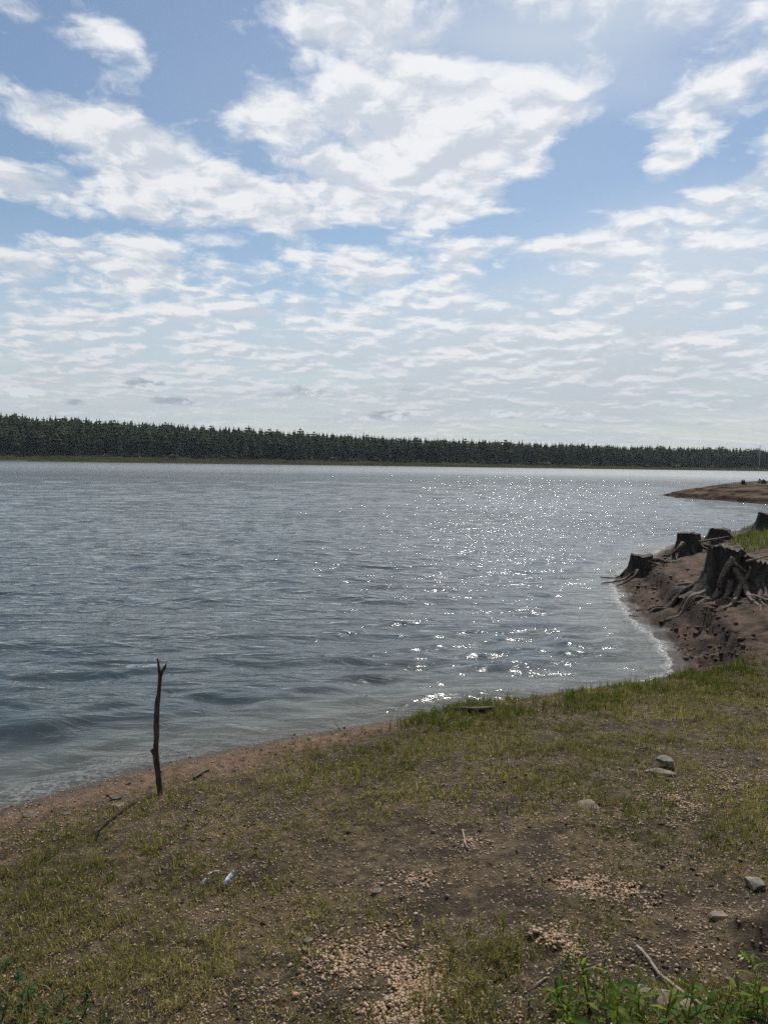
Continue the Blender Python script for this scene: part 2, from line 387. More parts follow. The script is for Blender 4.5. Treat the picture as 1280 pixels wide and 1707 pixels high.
def foliage_mat(name, c1, c2, c3=None, trans=.35, attr='tint', rough=.6, objrand=False, spec=.12, pscale=0.0):
    m, w, out = new_mat(name)
    f = w.new('ShaderNodeObjectInfo').outputs['Random'] if objrand else w.attr(attr)
    c = w.mix(w.ramp(f, 0, .6, 0, 1, False), c1, c2)
    if c3: c = w.mix(w.ramp(f, .6, 1, 0, 1, False), c, c3)
    if pscale:
        pos = w.new('ShaderNodeNewGeometry').outputs['Position']
        c = w.mix(w.ramp(w.noise(pos, pscale, 4, .6), .35, .65, 0, .6), c, w.mix(.5, c, (0, 0, 0)))
    ps = w.new('ShaderNodeBsdfPrincipled', {'Base Color': c, 'Roughness': rough, 'Specular IOR Level': spec}).outputs[0]
    tl = w.new('ShaderNodeBsdfTranslucent', {'Color': w.mix(1.0, c, (1.25, 1.3, .7), 'MULTIPLY')}).outputs[0]
    s = w.new('ShaderNodeMixShader', {0: trans, 1: ps, 2: tl}).outputs[0]
    w.l.new(s, out.inputs[0]); return m
GRASS = foliage_mat('grass_blades', (.062, .075, .021), (.150, .138, .048), (.36, .28, .155), .42)
EDGEGR = foliage_mat('edge_grass_blades', (.050, .074, .018), (.090, .100, .030), (.20, .17, .075), .40)
CONIF = foliage_mat('conifer_needles', (.024, .034, .020), (.032, .046, .024), (.050, .062, .030), .03, objrand=True, spec=0.0, rough=1.0, pscale=.25)
FOREST = foliage_mat('forest_needles', (.024, .034, .020), (.033, .047, .025), (.052, .064, .032), .03, spec=0.0, rough=1.0, pscale=.25)
BUSH = foliage_mat('bush_leaves', (.040, .052, .022), (.06, .075, .032), (.085, .095, .045), .2, objrand=True, pscale=.6)
LEAF = foliage_mat('weed_leaf', (.062, .115, .020), (.095, .150, .028), (.19, .20, .05), .55, objrand=True, rough=.6, spec=.10)
LEAFD = foliage_mat('dark_weed_leaf', (.030, .062, .026), (.045, .085, .034), (.065, .10, .045), .35, objrand=True, rough=.65, spec=.08)
def simple_mat(name, c1, c2, scale=20, rough=.8, bump=.3, dist=.005, stretch=(1, 1, 1), spec=.3, attr=None, gen='Object'):
    m, w, out = new_mat(name)
    tc = w.new('ShaderNodeTexCoord').outputs[gen]
    v = w.vmath('MULTIPLY', tc, stretch)
    n = w.noise(v, scale, 6, .62)
    c = w.mix(w.ramp(n, .3, .7), c1, c2)
    if attr: c = w.mix(w.attr(attr), c, w.mix(1.0, c, (.25, .25, .25), 'MULTIPLY'))
    b = w.new('ShaderNodeBump', {'Strength': bump, 'Distance': dist, 'Height': n}).outputs[0]
    ps = w.new('ShaderNodeBsdfPrincipled', {'Base Color': c, 'Roughness': rough, 'Normal': b, 'Specular IOR Level': spec})
    w.l.new(ps.outputs[0], out.inputs[0]); return m
STUMP = simple_mat('weathered_stump_wood', (.008, .007, .006), (.046, .037, .030), 14, .85, .9, .03, (1, 1, .16))
STUMPTOP = simple_mat('cut_stump_end', (.03, .024, .019), (.09, .072, .056), 18, .85, .6, .01)
ROOT = simple_mat('bleached_root', (.035, .027, .021), (.17, .13, .10), 30, .8, .8, .01)
ROOTD = simple_mat('dark_root', (.018, .014, .012), (.085, .066, .052), 30, .85, .8, .01)
STAKE = simple_mat('stake_bark', (.020, .012, .009), (.085, .055, .040), 60, .85, .9, .006, (1, 1, .25))
BRANCH = simple_mat('dry_branch', (.10, .075, .055), (.30, .25, .20), 40, .75, .6, .003)
STONEG = simple_mat('grey_green_stone', (.075, .068, .052), (.17, .155, .12), 30, .85, .6, .006)
STONEB = simple_mat('buff_stone', (.10, .076, .055), (.23, .18, .13), 30, .85, .6, .006)
STONED = simple_mat('dark_slate', (.05, .045, .038), (.13, .115, .095), 30, .8, .6, .006)
BARK = simple_mat('far_trunk_bark', (.04, .03, .022), (.09, .07, .055), .6, .9, .2, .05)
LOG = simple_mat('wet_log', (.012, .009, .007), (.04, .03, .022), 30, .6, .8, .01)
def pebble_mat():
    m, w, out = new_mat('pebbles')
    f = w.attr('tint')
    r = w.new('ShaderNodeValToRGB', {0: f}); e = r.color_ramp.elements
    e[0].position = 0; e[0].color = (.14, .088, .048, 1); e[1].position = 1; e[1].color = (.46, .37, .26, 1)
    for p, c in ((.25, (.30, .165, .085, 1)), (.45, (.36, .24, .135, 1)), (.65, (.27, .22, .155, 1)), (.8, (.42, .29, .165, 1)), (.92, (.20, .175, .14, 1))):
        k = e.new(p); k.color = c
    pos = w.new('ShaderNodeNewGeometry').outputs['Position']
    c = w.mix(w.ramp(w.noise(pos, 160, 3), .35, .7, 0, .45), r.outputs[0], (.14, .09, .06))
    ps = w.new('ShaderNodeBsdfPrincipled', {'Base Color': c, 'Roughness': .6, 'Specular IOR Level': .35})
    w.l.new(ps.outputs[0], out.inputs[0]); return m
PEB = pebble_mat()
CLOD = simple_mat('soil_clod', (.035, .025, .018), (.085, .06, .042), 80, .95, .5, .004)

# ------------------------------------------------------------------ ground and lake sheets
def polar(r_list, az_fine=36, step=.15):
    az = np.concatenate([np.arange(-180, -az_fine, 3.0), np.arange(-az_fine, az_fine, step), np.arange(az_fine, 180, 3.0)])
    return np.array(r_list), np.radians(az)
def rings(r0, r1, g):
    n = int(math.log(r1 / r0) / math.log(1 + g)) + 1
    return r0 * (r1 / r0) ** (np.arange(n + 1) / n)
def grid_mesh(rs, az):
    r, a = np.meshgrid(rs, az, indexing='ij')
    x = r * np.sin(a); y = r * np.cos(a)
    nr, na = r.shape
    i = np.arange(nr - 1)[:, None]; j = np.arange(na)[None]
    j2 = (j + 1) % na
    q = np.stack([i * na + j + 0 * i, i * na + j2 + 0 * i, (i + 1) * na + j2, (i + 1) * na + j + 0 * i], -1).reshape(-1, 4)
    return x.ravel(), y.ravel(), q
def submesh(name, V, Q, keep, attrs, mat):
    q = Q[keep]; used, inv = np.unique(q, return_inverse=True)
    return mesh_np(name, V[used], inv.reshape(q.shape), {k: v[used] for k, v in attrs.items()}, mat=mat, kind='structure')

r_g = np.concatenate([[0.02, .25, .5], rings(.9, 22, .0072), rings(22, 80, .009)[1:], rings(80, 2600, .024)[1:]])
rs, az = polar(r_g, 34, .18)
x, y, Q = grid_mesh(rs, az)
z, s1, s2, s3, wb, sb, along = terrain(x, y, full=True)
V = np.stack([x, y, z], 1)
px, py = project(V)
front = y > 0.3
sandy = sm(.75, .15, s1 + .3 * fbm(x * 2, y * 2, 3, 70)) * sm(.6, -.6, x) + sm(.5, .0, s1) * .6
sandy = np.clip(sandy, 0, 1)
green = wb * sm(1.9, 2.2, sb + .3 * fbm(x * 2, y * 2, 3, 71)) * sm(11.5, 13, y)
pen = ((y > 33) & (s2 > s1)).astype(float)
green = np.where(pen > .5, sm(5.0, 8.0, s2 + fbm(x * .3, y * .3, 3, 72) * 1.5), green)
green = np.where((s1 > 6) & (pen < .5), .6, green)
far_a = (s3 > -60).astype(float) * sm(0, 7, s3)
wet = sm(.24, .04, s1 * (pen < .5) + s2 * (pen > .5) * .25 + (s3 > -60) * 99 + .05 * fbm(x * 3, y * 3, 2, 73))
dark_tone = wb * np.clip(sm(.48, .54, sb) * sm(.80, .66, sb) + sm(.2, .5, fbm(x * 2.2, y * 2.2, 4, 24)) * sm(.12, .25, sb) * sm(.75, .6, sb), 0, 1)  # darker along the bank ledge and in patches below it
for c_, w__, n__ in ((.17, .022, 1), (.31, .018, 2), (.80, .03, 3), (1.07, .03, 4), (1.37, .04, 5), (1.7, .03, 6)):
    dark_tone = np.maximum(dark_tone, wb * .75 * sm(w__ * 2, w__ * .6, np.abs(sb - c_)) * sm(-.25, .1, fbm(x * 2.4, y * 2.4, 2, 140 + n__)))
sp_ = s2 + 0.35 * fbm(x * 0.5, y * 0.5, 3, 9)
dark_tone = np.where((y > 33) & (s2 > s1), sm(.4, .5, sp_) * sm(.95, .75, sp_) + .8 * sm(2.0, 2.25, sp_) * sm(2.6, 2.4, sp_) * sm(-.3, .1, fbm(x * .3, y * .3, 2, 26)) + .7 * sm(3.5, 3.6, sp_) * sm(4.1, 3.9, sp_) * sm(-.2, .2, fbm(x * .3, y * .3, 2, 27)), dark_tone)  # darker along the terrace steps of the peninsula
A = dict(bank=wb, sand=sandy * (1 - wb), green=green, far=far_a, wet=wet, pen=pen, dark_tone=dark_tone)
ctr = V[Q].mean(1); rc = np.hypot(ctr[:, 0], ctr[:, 1])
wbc = wb[Q].mean(1)
kb = (rc < 30) & (wbc > .5) & (s1[Q].mean(1) > -2)
kf = s3[Q].mean(1) > -60
kp = (rc >= 30) & ~kf & (s2[Q].mean(1) > -12)
submesh('ground', V, Q, ~kb & ~kf & ~kp, A, SOIL)
submesh('eroded_bank', V, Q, kb, A, SOIL)
submesh('peninsula', V, Q, kp, A, SOIL)
submesh('far_shore', V, Q, kf, A, SOIL)

# lake: real wave relief where the mesh can carry it, fine ripples in the material
r_w = np.concatenate([rings(3.0, 160, .0068), rings(160, 1100, .04)[1:]])
rs, az = polar(r_w, 32, .2)
x, y, Q = grid_mesh(rs, az)
zt, s1, s2, s3, wb, sb, along = terrain(x, y, full=True, fine=False)
r = np.hypot(x, y); spacing = np.maximum(r * .0066, .0)
spacing = spacing * (1 + 3 * sm(70, 150, r))
h = np.zeros_like(x)
wr = np.random.default_rng(3)
lam = np.exp(np.linspace(math.log(.22), math.log(3.2), 84))
# slow modulation so the crests come in groups and break up sideways
mods = [fbm(x * .35 + 9 * k, y * .6, 2, 90 + k) * .9 + .75 for k in range(4)]
wx = x + .25 * fbm(x * .5, y * .5, 2, 80); wy = y + .25 * fbm(x * .5, y * .5, 2, 81)
for k, L in enumerate(lam):
    th = R(-10) + wr.normal(0, .42 if L < .8 else .24)
    kx, ky = math.sin(th) * 2 * math.pi / L, math.cos(th) * 2 * math.pi / L
    slope = .029 * (1.0 if L < .6 else (.6 / L) ** .62) * (1.0 if L > .35 else L / .35)
    a = slope * L / (2 * math.pi)
    att = sm(2.2, 5.0, L / spacing)
    ph = kx * wx + ky * wy + wr.uniform(0, 6.28)
    h += a * mods[k % 4] * att * (np.sin(ph) + .22 * np.cos(2 * ph))
dep = -zt
h *= sm(0.0, .22, dep + .02) * .85 + .15
# one low breaker rolling in on the shallows
for c0, amp, wd, sd in ((.42, .030, .10, 5), (1.15, .034, .16, 8), (2.1, .030, .2, 12)):
    dd = -s1 - c0 + .16 * fbm(x * .9, y * .9, 2, sd)
    h += amp * np.exp(-(dd / wd) ** 2) * sm(-.1, .5, fbm(x * .8 + sd, y * .8, 2, 84 + sd)) * sm(12, 8, r)
calm = sm(.8, .1, dep) * sm(30, 12, r)
foam_glint = sm(.016, .0, np.abs(dep - .006)) * sm(2.0, 2.6, x) * sm(6.7, 7.0, y) * .9  # cove edge: sun glints painted in as white, along with thin foam
foam_glint = np.maximum(foam_glint, .2 * sm(.05, .0, np.abs(dep - .03)) * sm(-.5, -2.5, x))
foam_glint *= sm(25, 18, r)
V = np.stack([x, y, h], 1)
keep = (zt[Q].min(1) < .10)
submesh('lake_water', V, Q, keep, dict(depth=np.maximum(dep + h, 0), calm=calm, foam_glint=foam_glint), WATER)

# ------------------------------------------------------------------ small mesh builders
def ico(sub=0):
    t = (1 + 5 ** .5) / 2
    v = np.array([(-1,t,0),(1,t,0),(-1,-t,0),(1,-t,0),(0,-1,t),(0,1,t),(0,-1,-t),(0,1,-t),(t,0,-1),(t,0,1),(-t,0,-1),(-t,0,1)], float)
    v /= np.linalg.norm(v[0])
    f = [(0,11,5),(0,5,1),(0,1,7),(0,7,10),(0,10,11),(1,5,9),(5,11,4),(11,10,2),(10,7,6),(7,1,8),(3,9,4),(3,4,2),(3,2,6),(3,6,8),(3,8,9),(4,9,5),(2,4,11),(6,2,10),(8,6,7),(9,8,1)]
    for _ in range(sub):
        v = list(map(tuple, v)); cache = {}; nf = []
        def mid(a, b):
            k = (min(a, b), max(a, b))
            if k not in cache:
                p = (np.array(v[a]) + np.array(v[b])) / 2; v.append(tuple(p / np.linalg.norm(p))); cache[k] = len(v) - 1
            return cache[k]
        for a, b, c in f:
            ab, bc, ca = mid(a, b), mid(b, c), mid(c, a); nf += [(a, ab, ca), (b, bc, ab), (c, ca, bc), (ab, bc, ca)]
        v = np.array(v); f = nf
    return np.array(v), np.array(f)
def tube(pts, rad, sides=8, rough=.12, seed=0, flat=1.0, rings_n=None):
    pts = np.array(pts, float); rad = np.array(rad, float)
    n = rings_n or max(len(pts) * 4, 10)
    t0 = np.linspace(0, 1, len(pts)); t = np.linspace(0, 1, n)
    # catmull-rom through the given points
    def cr(arr):
        outp = []
        for u in t:
            f = u * (len(arr) - 1); i = min(int(f), len(arr) - 2); g = f - i
            p0 = arr[max(i - 1, 0)]; p1 = arr[i]; p2 = arr[i + 1]; p3 = arr[min(i + 2, len(arr) - 1)]
            outp.append(.5 * ((2 * p1) + (-p0 + p2) * g + (2 * p0 - 5 * p1 + 4 * p2 - p3) * g * g + (-p0 + 3 * p1 - 3 * p2 + p3) * g ** 3))
        return np.array(outp)
    c = cr(pts); rr = np.interp(t, t0, rad)
    rs_ = np.random.default_rng(seed)
    T = np.gradient(c, axis=0); T /= np.linalg.norm(T, axis=1)[:, None] + 1e-9
    up = np.array([0, 0, 1.0]) if abs(T[0, 2]) < .8 else np.array([0, 1.0, 0])
    Vv = []
    ph = rs_.uniform(0, 6.28, 4)
    for i in range(n):
        a = np.cross(up, T[i]); a /= np.linalg.norm(a); b = np.cross(T[i], a); up = b
        for k in range(sides):
            th = 2 * math.pi * k / sides
            rad_k = rr[i] * (1 + rough * (math.sin(3 * th + ph[0] + i * .3) * .5 + math.sin(2 * th + ph[1] - i * .5) * .5 + rs_.normal(0, .35)))
            Vv.append(c[i] + (a * math.cos(th) + b * math.sin(th) * flat) * rad_k)
    Fq = []
    for i in range(n - 1):
        for k in range(sides):
            k2 = (k + 1) % sides
            a0, a1, b0, b1 = i * sides + k, i * sides + k2, (i + 1) * sides + k, (i + 1) * sides + k2
            Fq += [(a0, a1, b1), (a0, b1, b0)]
    Vv += [c[0] - T[0] * rr[0] * .2, c[-1] + T[-1] * rr[-1] * .5]
    for k in range(sides):
        k2 = (k + 1) % sides
        Fq += [(n * sides, k2, k), (n * sides + 1, (n - 1) * sides + k, (n - 1) * sides + k2)]
    return np.array(Vv), np.array(Fq)

# ------------------------------------------------------------------ far forest
def conifer_mesh(seed, tall=1.0, wide=.16, kind=0, nl=15, nb=9):
    rs_ = np.random.default_rng(seed); Vv = []; Ff = []
    for i in range(nl):
        f = i / (nl - 1)
        zc = .14 + .86 * f ** .92
        if kind == 0: rad = wide * (1 - f) ** .75 * (.85 + .3 * rs_.random()) + .012
        elif kind == 1: rad = wide * 1.15 * math.sin(math.pi * min(1, .22 + f * .80)) ** .8 * (.8 + .4 * rs_.random()) * (.35 if f < .2 else 1) + .01
        else: rad = wide * 1.3 * math.sin(math.pi * min(.97, .12 + f * .85)) ** .6 * (.75 + .5 * rs_.random()) + .01
        for k in range(nb):
            if rs_.random() < .12: continue
            th = 6.283 * (k + rs_.random() * .8) / nb + i * .7
            L = rad * (.65 + .6 * rs_.random()); d = .5 * L if kind == 0 else -.15 * L
            ws = .42 * L + .010
            c0 = np.array([0, 0, zc + .03]); tip = np.array([math.cos(th) * L, math.sin(th) * L, zc - d * (.6 + .6 * rs_.random())])
            sd = np.array([-math.sin(th), math.cos(th), 0]) * ws; mid = c0 * .45 + tip * .55
            b = len(Vv); Vv += [c0, mid + sd + (0, 0, -.030), tip - (0, 0, .01), mid - sd + (0, 0, -.030), mid + (0, 0, .045)]
            Ff += [(b, b + 1, b + 4), (b + 1, b + 2, b + 4), (b + 2, b + 3, b + 4), (b + 3, b, b + 4)]
    for a in (0, 1.05, 2.1):
        b = len(Vv); c_, s_ = math.cos(a), math.sin(a)
        for (q, h_) in ((.35, .86), (.55, .70), (.75, .5), (.7, .25)): Vv += [np.array([c_ * wide * q * (1.25 - h_), s_ * wide * q * (1.25 - h_), h_]), np.array([-c_ * wide * q * (1.25 - h_), -s_ * wide * q * (1.25 - h_), h_ + .02])]
        Vv.append(np.array([0, 0, 1.03])); Ff += [(b, b + 1, b + 8)]
        for j in range(3): Ff += [(b + 2 * j, b + 2 * j + 2, b + 2 * j + 3), (b + 2 * j, b + 2 * j + 3, b + 2 * j + 1)]
    return np.array(Vv), np.array(Ff)
def trunk_mesh():
    return tube([(0, 0, -.03), (.004, 0, .3), (0, .003, .6), (0, 0, .92)], [.012, .010, .007, .002], 6, .05, 1, rings_n=5)
conifs = []
for k in range(9):
    Vc, Fc = conifer_mesh(100 + k, 1, (.15, .17, .19)[k % 3], (0, 0, 1, 0, 1, 0, 2, 0, 2)[k]); conifs.append((Vc, Fc))
TV, TF = trunk_mesh()
light = [conifer_mesh(200 + k, 1, (.18, .20, .22)[k % 3], (0, 0, 1, 0, 1, 0, 2, 0, 2)[k], 8, 6) for k in range(9)]
tree_src = []
for k, (Vc, Fc) in enumerate(conifs):
    e = empty('conifer' if k < 6 and k not in (2, 4) else ('pine_tree' if k in (2, 4) else 'broadleaf_tree'), (0, 0, 0))
    tk = mesh_np('trunk', TV, TF, mat=BARK, parent=e); cr_ = mesh_np('crown', Vc, Fc, mat=CONIF, parent=e, smooth=False)
    tree_src.append([e, tk, cr_, False])
def place_tree(k, loc, h, sx, rot, label, cat):
    e, tk, cr_, used = tree_src[k]
    if used:
        e2 = e.copy(); C.objects.link(e2)
        for ch in (tk, cr_):
            c = ch.copy(); C.objects.link(c); c.parent = e2
        e = e2
    tree_src[k][3] = True
    e.location = loc; e.scale = (h * sx, h * sx, h); e.rotation_euler = (0, 0, rot)
    tag(e, label, cat, 'trees along the front of the far forest')
def fpt(a, s):
    p = FA + Fd * a + Fn * s; return p
spots = []
for i in range(292):
    a = -95 + (i + rng.uniform(-.45, .45)) * (820 / 292)
    s = 44 + rng.uniform(0, 16)
    spots.append((a, s))
sx_ = np.array([fpt(a, s) for a, s in spots]); zz_ = terrain(sx_[:, 0], sx_[:, 1])
for (a, s), p, z0 in zip(spots, sx_, zz_):
    k = int(rng.choice(9, p=[.13, .13, .12, .13, .12, .13, .08, .10, .06]))
    hgt = rng.uniform(12.0, 17.5) * (.78 if k in (6, 8) else 1)
    lab = {'conifer': 'dark pointed conifer in the front row of the far forest', 'pine': 'dark round topped pine in the front row of the far forest',
           'broad': 'paler bushy broadleaf tree in the front row of the far forest'}['broad' if k in (6, 8) else 'pine' if k in (2, 4) else 'conifer']
    place_tree(k, (p[0], p[1], z0 - .3), hgt, rng.uniform(1.0, 1.45), rng.uniform(0, 6.28), lab, 'tree')
# the mass of the forest behind that row
NM = 5300
am = rng.uniform(-190, 860, NM); smm = 58 + 250 * rng.random(NM) ** 1.5
pm = FA[None] + Fd[None] * am[:, None] + Fn[None] * smm[:, None]
zm = terrain(pm[:, 0], pm[:, 1])
VV = []; FF = []; TT = []; off = 0
for i in range(NM):
    Vc, Fc = light[rng.choice(9, p=[.15, .15, .12, .15, .12, .15, .03, .11, .02])]
    hg = rng.uniform(13, 19) * (1 + (rng.random() < .03) * .08); sx = rng.uniform(1.0, 1.45); th = rng.uniform(0, 6.28)
    if smm[i] > 85:      # only the tops of trees deep in the wood can be seen
        keep = Fc[Vc[Fc][:, :, 2].min(1) > .30]
    else: keep = Fc
    u, inv = np.unique(keep, return_inverse=True); vc = Vc[u]
    c, s = math.cos(th), math.sin(th)
    v = np.stack([(vc[:, 0] * c - vc[:, 1] * s) * hg * sx + pm[i, 0], (vc[:, 0] * s + vc[:, 1] * c) * hg * sx + pm[i, 1], vc[:, 2] * hg + zm[i] - .3], 1)
    VV.append(v); FF.append(inv.reshape(keep.shape) + off); TT.append(np.full(len(v), rng.random())); off += len(v)
fo = mesh_np('forest', np.concatenate(VV), np.concatenate(FF), {'tint': np.concatenate(TT)}, mat=FOREST, smooth=False, kind='stuff')
fo['label'] = 'dark conifer forest covering the low hill across the lake'; fo['category'] = 'forest'
# bushes along the foot of the wood
def bush_mesh(seed):
    rs_ = np.random.default_rng(seed); Vv = []; Ff = []
    for k in range(150):
        th, ph = rs_.uniform(0, 6.28), rs_.uniform(0, 1.57); rr = .5 * (.6 + .4 * rs_.random())
        p = np.array([math.cos(th) * math.cos(ph) * rr, math.sin(th) * math.cos(ph) * rr, math.sin(ph) * rr * 1.1 + .02])
        u = rs_.normal(size=3); u /= np.linalg.norm(u); v = np.cross(u, rs_.normal(size=3)); v /= np.linalg.norm(v)
        s = .11; b = len(Vv); Vv += [p - u * s, p + v * s * .8, p + u * s, p - v * s * .8]; Ff += [(b, b + 1, b + 2), (b, b + 2, b + 3)]
    return np.array(Vv), np.array(Ff)
bm_ = [bush_mesh(s) for s in (1, 2, 3)]
bobj = [mesh_np('bush', v, f, mat=BUSH, smooth=False) for v, f in bm_]
used = [False] * 3
for i in range(80):
    k = i % 3; o = bobj[k]
    if used[k]: o = o.copy(); C.objects.link(o)
    used[k] = True
    a = rng.uniform(-60, 760) if i < 40 else rng.uniform(60, 420); s = rng.uniform(38, 46); p = fpt(a, s)
    o.location = (p[0], p[1], float(terrain(p[0:1], p[1:2])[0]) - .2)
    sc = rng.uniform(2.2, 5.2); o.scale = (sc * 1.5, sc * 1.5, sc); o.rotation_euler = (0, 0, rng.uniform(0, 6))
    tag(o, 'low green bush on the meadow at the foot of the far forest', 'bush', 'bushes at the foot of the far forest')
# mast over the trees far right
mp_ = at_y(1266, 752, 700)
V1, F1 = tube([(mp_[0], mp_[1], 2), (mp_[0], mp_[1], 14), (mp_[0], mp_[1], 24.8)], [.5, .35, .15], 5, 0, 2, rings_n=4)
V2, F2 = tube([(mp_[0] - .8, mp_[1], 23.2), (mp_[0] + .8, mp_[1], 23.2)], [.12, .12], 4, 0, 2, rings_n=2)
mast = mesh_np('radio_mast', np.concatenate([V1, V2]), np.concatenate([F1, F2 + len(V1)]), mat=simple_mat('mast_steel', (.25, .26, .27), (.32, .33, .34)))
tag(mast, 'thin radio mast standing above the far forest at the right', 'mast')

# ------------------------------------------------------------------ stumps
def stump_body(seed, Rb, H, flare, lobes, lean=(0, 0), tap=.75, jag=.06, nth=56, nh=18):
    rs_ = np.random.default_rng(seed); ph = rs_.uniform(0, 6.28, 8); amp = rs_.uniform(.5, 1, 8)
    Vv = []
    for i in range(nh):
        f = i / (nh - 1); hz = f ** 1.25
        for k in range(nth):
            th = 6.283 * k / nth
            lob = sum(max(0, math.cos((th - ph[j % 8] - .4 * (j // 8)))) ** 22 * amp[j % 8] * 1.3 for j in range(lobes))
            fl = (1 - f) ** 2.6 * flare * (.35 + lob)
            flut = .075 * math.sin(9 * th + ph[0] + .8 * f) + .05 * abs(math.sin(7 * th + ph[1] + 2 * f)) + .035 * math.sin(25 * th + ph[2])
            r_ = Rb * (tap + (1 - tap) * (1 - f) + fl + flut * (1 - .3 * f)) + rs_.normal(0, .008) * Rb
            topz = H * (1 + jag * (math.sin(th * 2 + ph[3]) + .5 * math.sin(5 * th + ph[4]) + .5 * rs_.normal()))
            z_ = hz * (topz if f > .6 else H + (topz - H) * (f / .6) ** 2) - .10
            Vv.append((r_ * math.cos(th) + lean[0] * f * H, r_ * math.sin(th) + lean[1] * f * H, z_))
    Fq = []
    for i in range(nh - 1):
        for k in range(nth):
            k2 = (k + 1) % nth; a0, a1, b0, b1 = i * nth + k, i * nth + k2, (i + 1) * nth + k, (i + 1) * nth + k2
            Fq += [(a0, a1, b1), (a0, b1, b0)]
    return np.array(Vv), np.array(Fq), (nh - 1) * nth, nth
def cap(Vv, start, n, seed, sink=.04):
    rs_ = np.random.default_rng(seed); ringv = Vv[start:start + n]; c = ringv.mean(0)
    out = [ringv - (0, 0, .002)]
    for q in (.8, .5, .2):
        rr = c + (ringv - c) * q; rr[:, 2] = ringv[:, 2] * q + c[2] * (1 - q) - sink * (1 - q) * .5 + rs_.normal(0, .006, n); out.append(rr)
    V_ = np.concatenate(out + [c[None] - (0, 0, sink)]); Ff = []
    for i in range(3):
        for k in range(n):
            k2 = (k + 1) % n; Ff += [(i * n + k, i * n + k2, (i + 1) * n + k2), (i * n + k, (i + 1) * n + k2, (i + 1) * n + k)]
    for k in range(n): Ff.append((3 * n + k, 3 * n + (k + 1) % n, 4 * n))
    return V_, np.array(Ff)
def make_stump(pxy, Rb, H, label, seed, flare=.8, lobes=5, nroots=7, rl=.6, lean=(0, 0), tap=.75, jag=.05, root_px=(), sink=0.0, prop=(0, 6.28), rr0=.045):
    base = ray(*pxy) if len(pxy) == 2 else np.array(pxy); base[2] -= sink
    e = empty('tree_stump', tuple(base)); tag(e, label, 'tree stump', 'weathered tree stumps on the bank')
    Vb, Fb, st, n = stump_body(seed, Rb, H, flare, lobes, lean, tap, jag)
    mesh_np('trunk', Vb, Fb, mat=STUMP, parent=e)
    Vc, Fc = cap(Vb, st, n, seed); mesh_np('cut_top', Vc, Fc, mat=STUMPTOP, parent=e)
    rs_ = np.random.default_rng(seed + 50)
    def root(pts, rad, m):
        Vr, Fr = tube(pts, rad, 8, .16, int(rs_.integers(1e6)), flat=.85); Vr = Vr - base
        mesh_np('root', Vr, Fr, mat=m, parent=e)
    for k in range(nroots):
        th = prop[0] + (prop[1] - prop[0]) * (k + rs_.uniform(.1, .8)) / nroots
        L = rl * rs_.uniform(.6, 1.3); pts = []; rad = []
        cur = th; p = base[:2] + Rb * .62 * np.array([math.cos(th), math.sin(th)])
        h0 = H * rs_.uniform(.22, .5); nseg = 6
        for j in range(nseg + 1):
            f = j / nseg
            zt_ = float(terrain(p[0:1], p[1:2])[0])
            pts.append((p[0], p[1], max(zt_ + .012 * (1 - f) - .02 * (f > .8), 0) + (h0) * max(0, 1 - f * 2.2) ** 1.5)); rad.append(rr0 * (1 - .82 * f) * (1.25 if j == 0 else 1))
            cur += rs_.normal(0, .28); p = p + L / nseg * np.array([math.cos(cur), math.sin(cur)])
        root(pts, rad, ROOT if rs_.random() < .35 else ROOTD)
    for pxs, r0, m in root_px:       # roots traced over the bank: pixel, lift
        pts = []
        for (u, v, lift) in pxs:
            if lift is None: continue
            q = ray(u, v) if lift < .03 else None
            if q is None:
                q = at_y(u, v, base[1] - .25 - (.15 if lift > .2 else .3)); 
            else: q[2] += lift
            pts.append(tuple(q))
        root(pts, list(np.linspace(r0, r0 * .3, len(pts))), m)
    return e, base
make_stump((1212, 985), .33, .70, 'largest dark stump with long bleached roots on the eroded bank', 11, .75, 9, 22, .95, (-.05, 0), .66, .035,
    root_px=[([(1222, 930, .4), (1208, 950, .35), (1198, 975, .25), (1205, 992, .01), (1222, 1003, .01), (1236, 1005, .0)], .042, ROOT),
             ([(1196, 988, .01), (1178, 998, .01), (1158, 1006, .005)], .024, ROOT),
             ([(1180, 978, .01), (1150, 988, .01), (1125, 991, .0)], .03, ROOTD),
             ([(1222, 938, .4), (1235, 948, .35), (1248, 956, .3)], .028, ROOT),
             ([(1165, 903, .5), (1190, 899, .5), (1215, 894, .5)], .02, ROOT)], rr0=.06)
make_stump((1262, 972), .34, .44, 'low broken stump with a tangle of roots at the right frame edge', 12, .7, 8, 20, 1.0, (.05, 0), .72, .07,
    root_px=[([(1243, 936, .4), (1262, 931, .4), (1285, 926, .4)], .022, ROOT), ([(1256, 992, .01), (1270, 999, .01), (1290, 1003, .01)], .022, ROOT),
             ([(1250, 945, .35), (1247, 958, .32), (1242, 966, .3)], .014, ROOT)], rr0=.05)
make_stump((1066, 957), .24, .46, 'lone stump at the water edge with roots reaching into the lake', 13, .9, 6, 10, .65, (.05, 0), .74, .035,
    root_px=[([(1062, 950, .25), (1056, 962, .01), (1040, 972, .01), (1024, 978, .0)], .03, ROOTD), ([(1050, 955, .01), (1035, 963, .01), (1020, 970, .0)], .03, ROOTD),
             ([(1080, 935, .25), (1093, 940, .25), (1104, 943, .25)], .015, ROOT)], rr0=.04)
make_stump((1147, 924), .25, .52, 'flat sawn stump with a sloping root down towards the lake', 14, .8, 6, 9, .7, (-.02, 0), .78, .02,
    root_px=[([(1138, 905, .3), (1126, 918, .25), (1114, 928, .01), (1100, 932, .0)], .045, ROOT)], rr0=.04)
make_stump((1198, 905), .30, .40, 'squat dark stump whose top slopes on both sides, behind the largest stump', 15, .8, 5, 5, .6, (0, 0), .60, .04, rr0=.04)
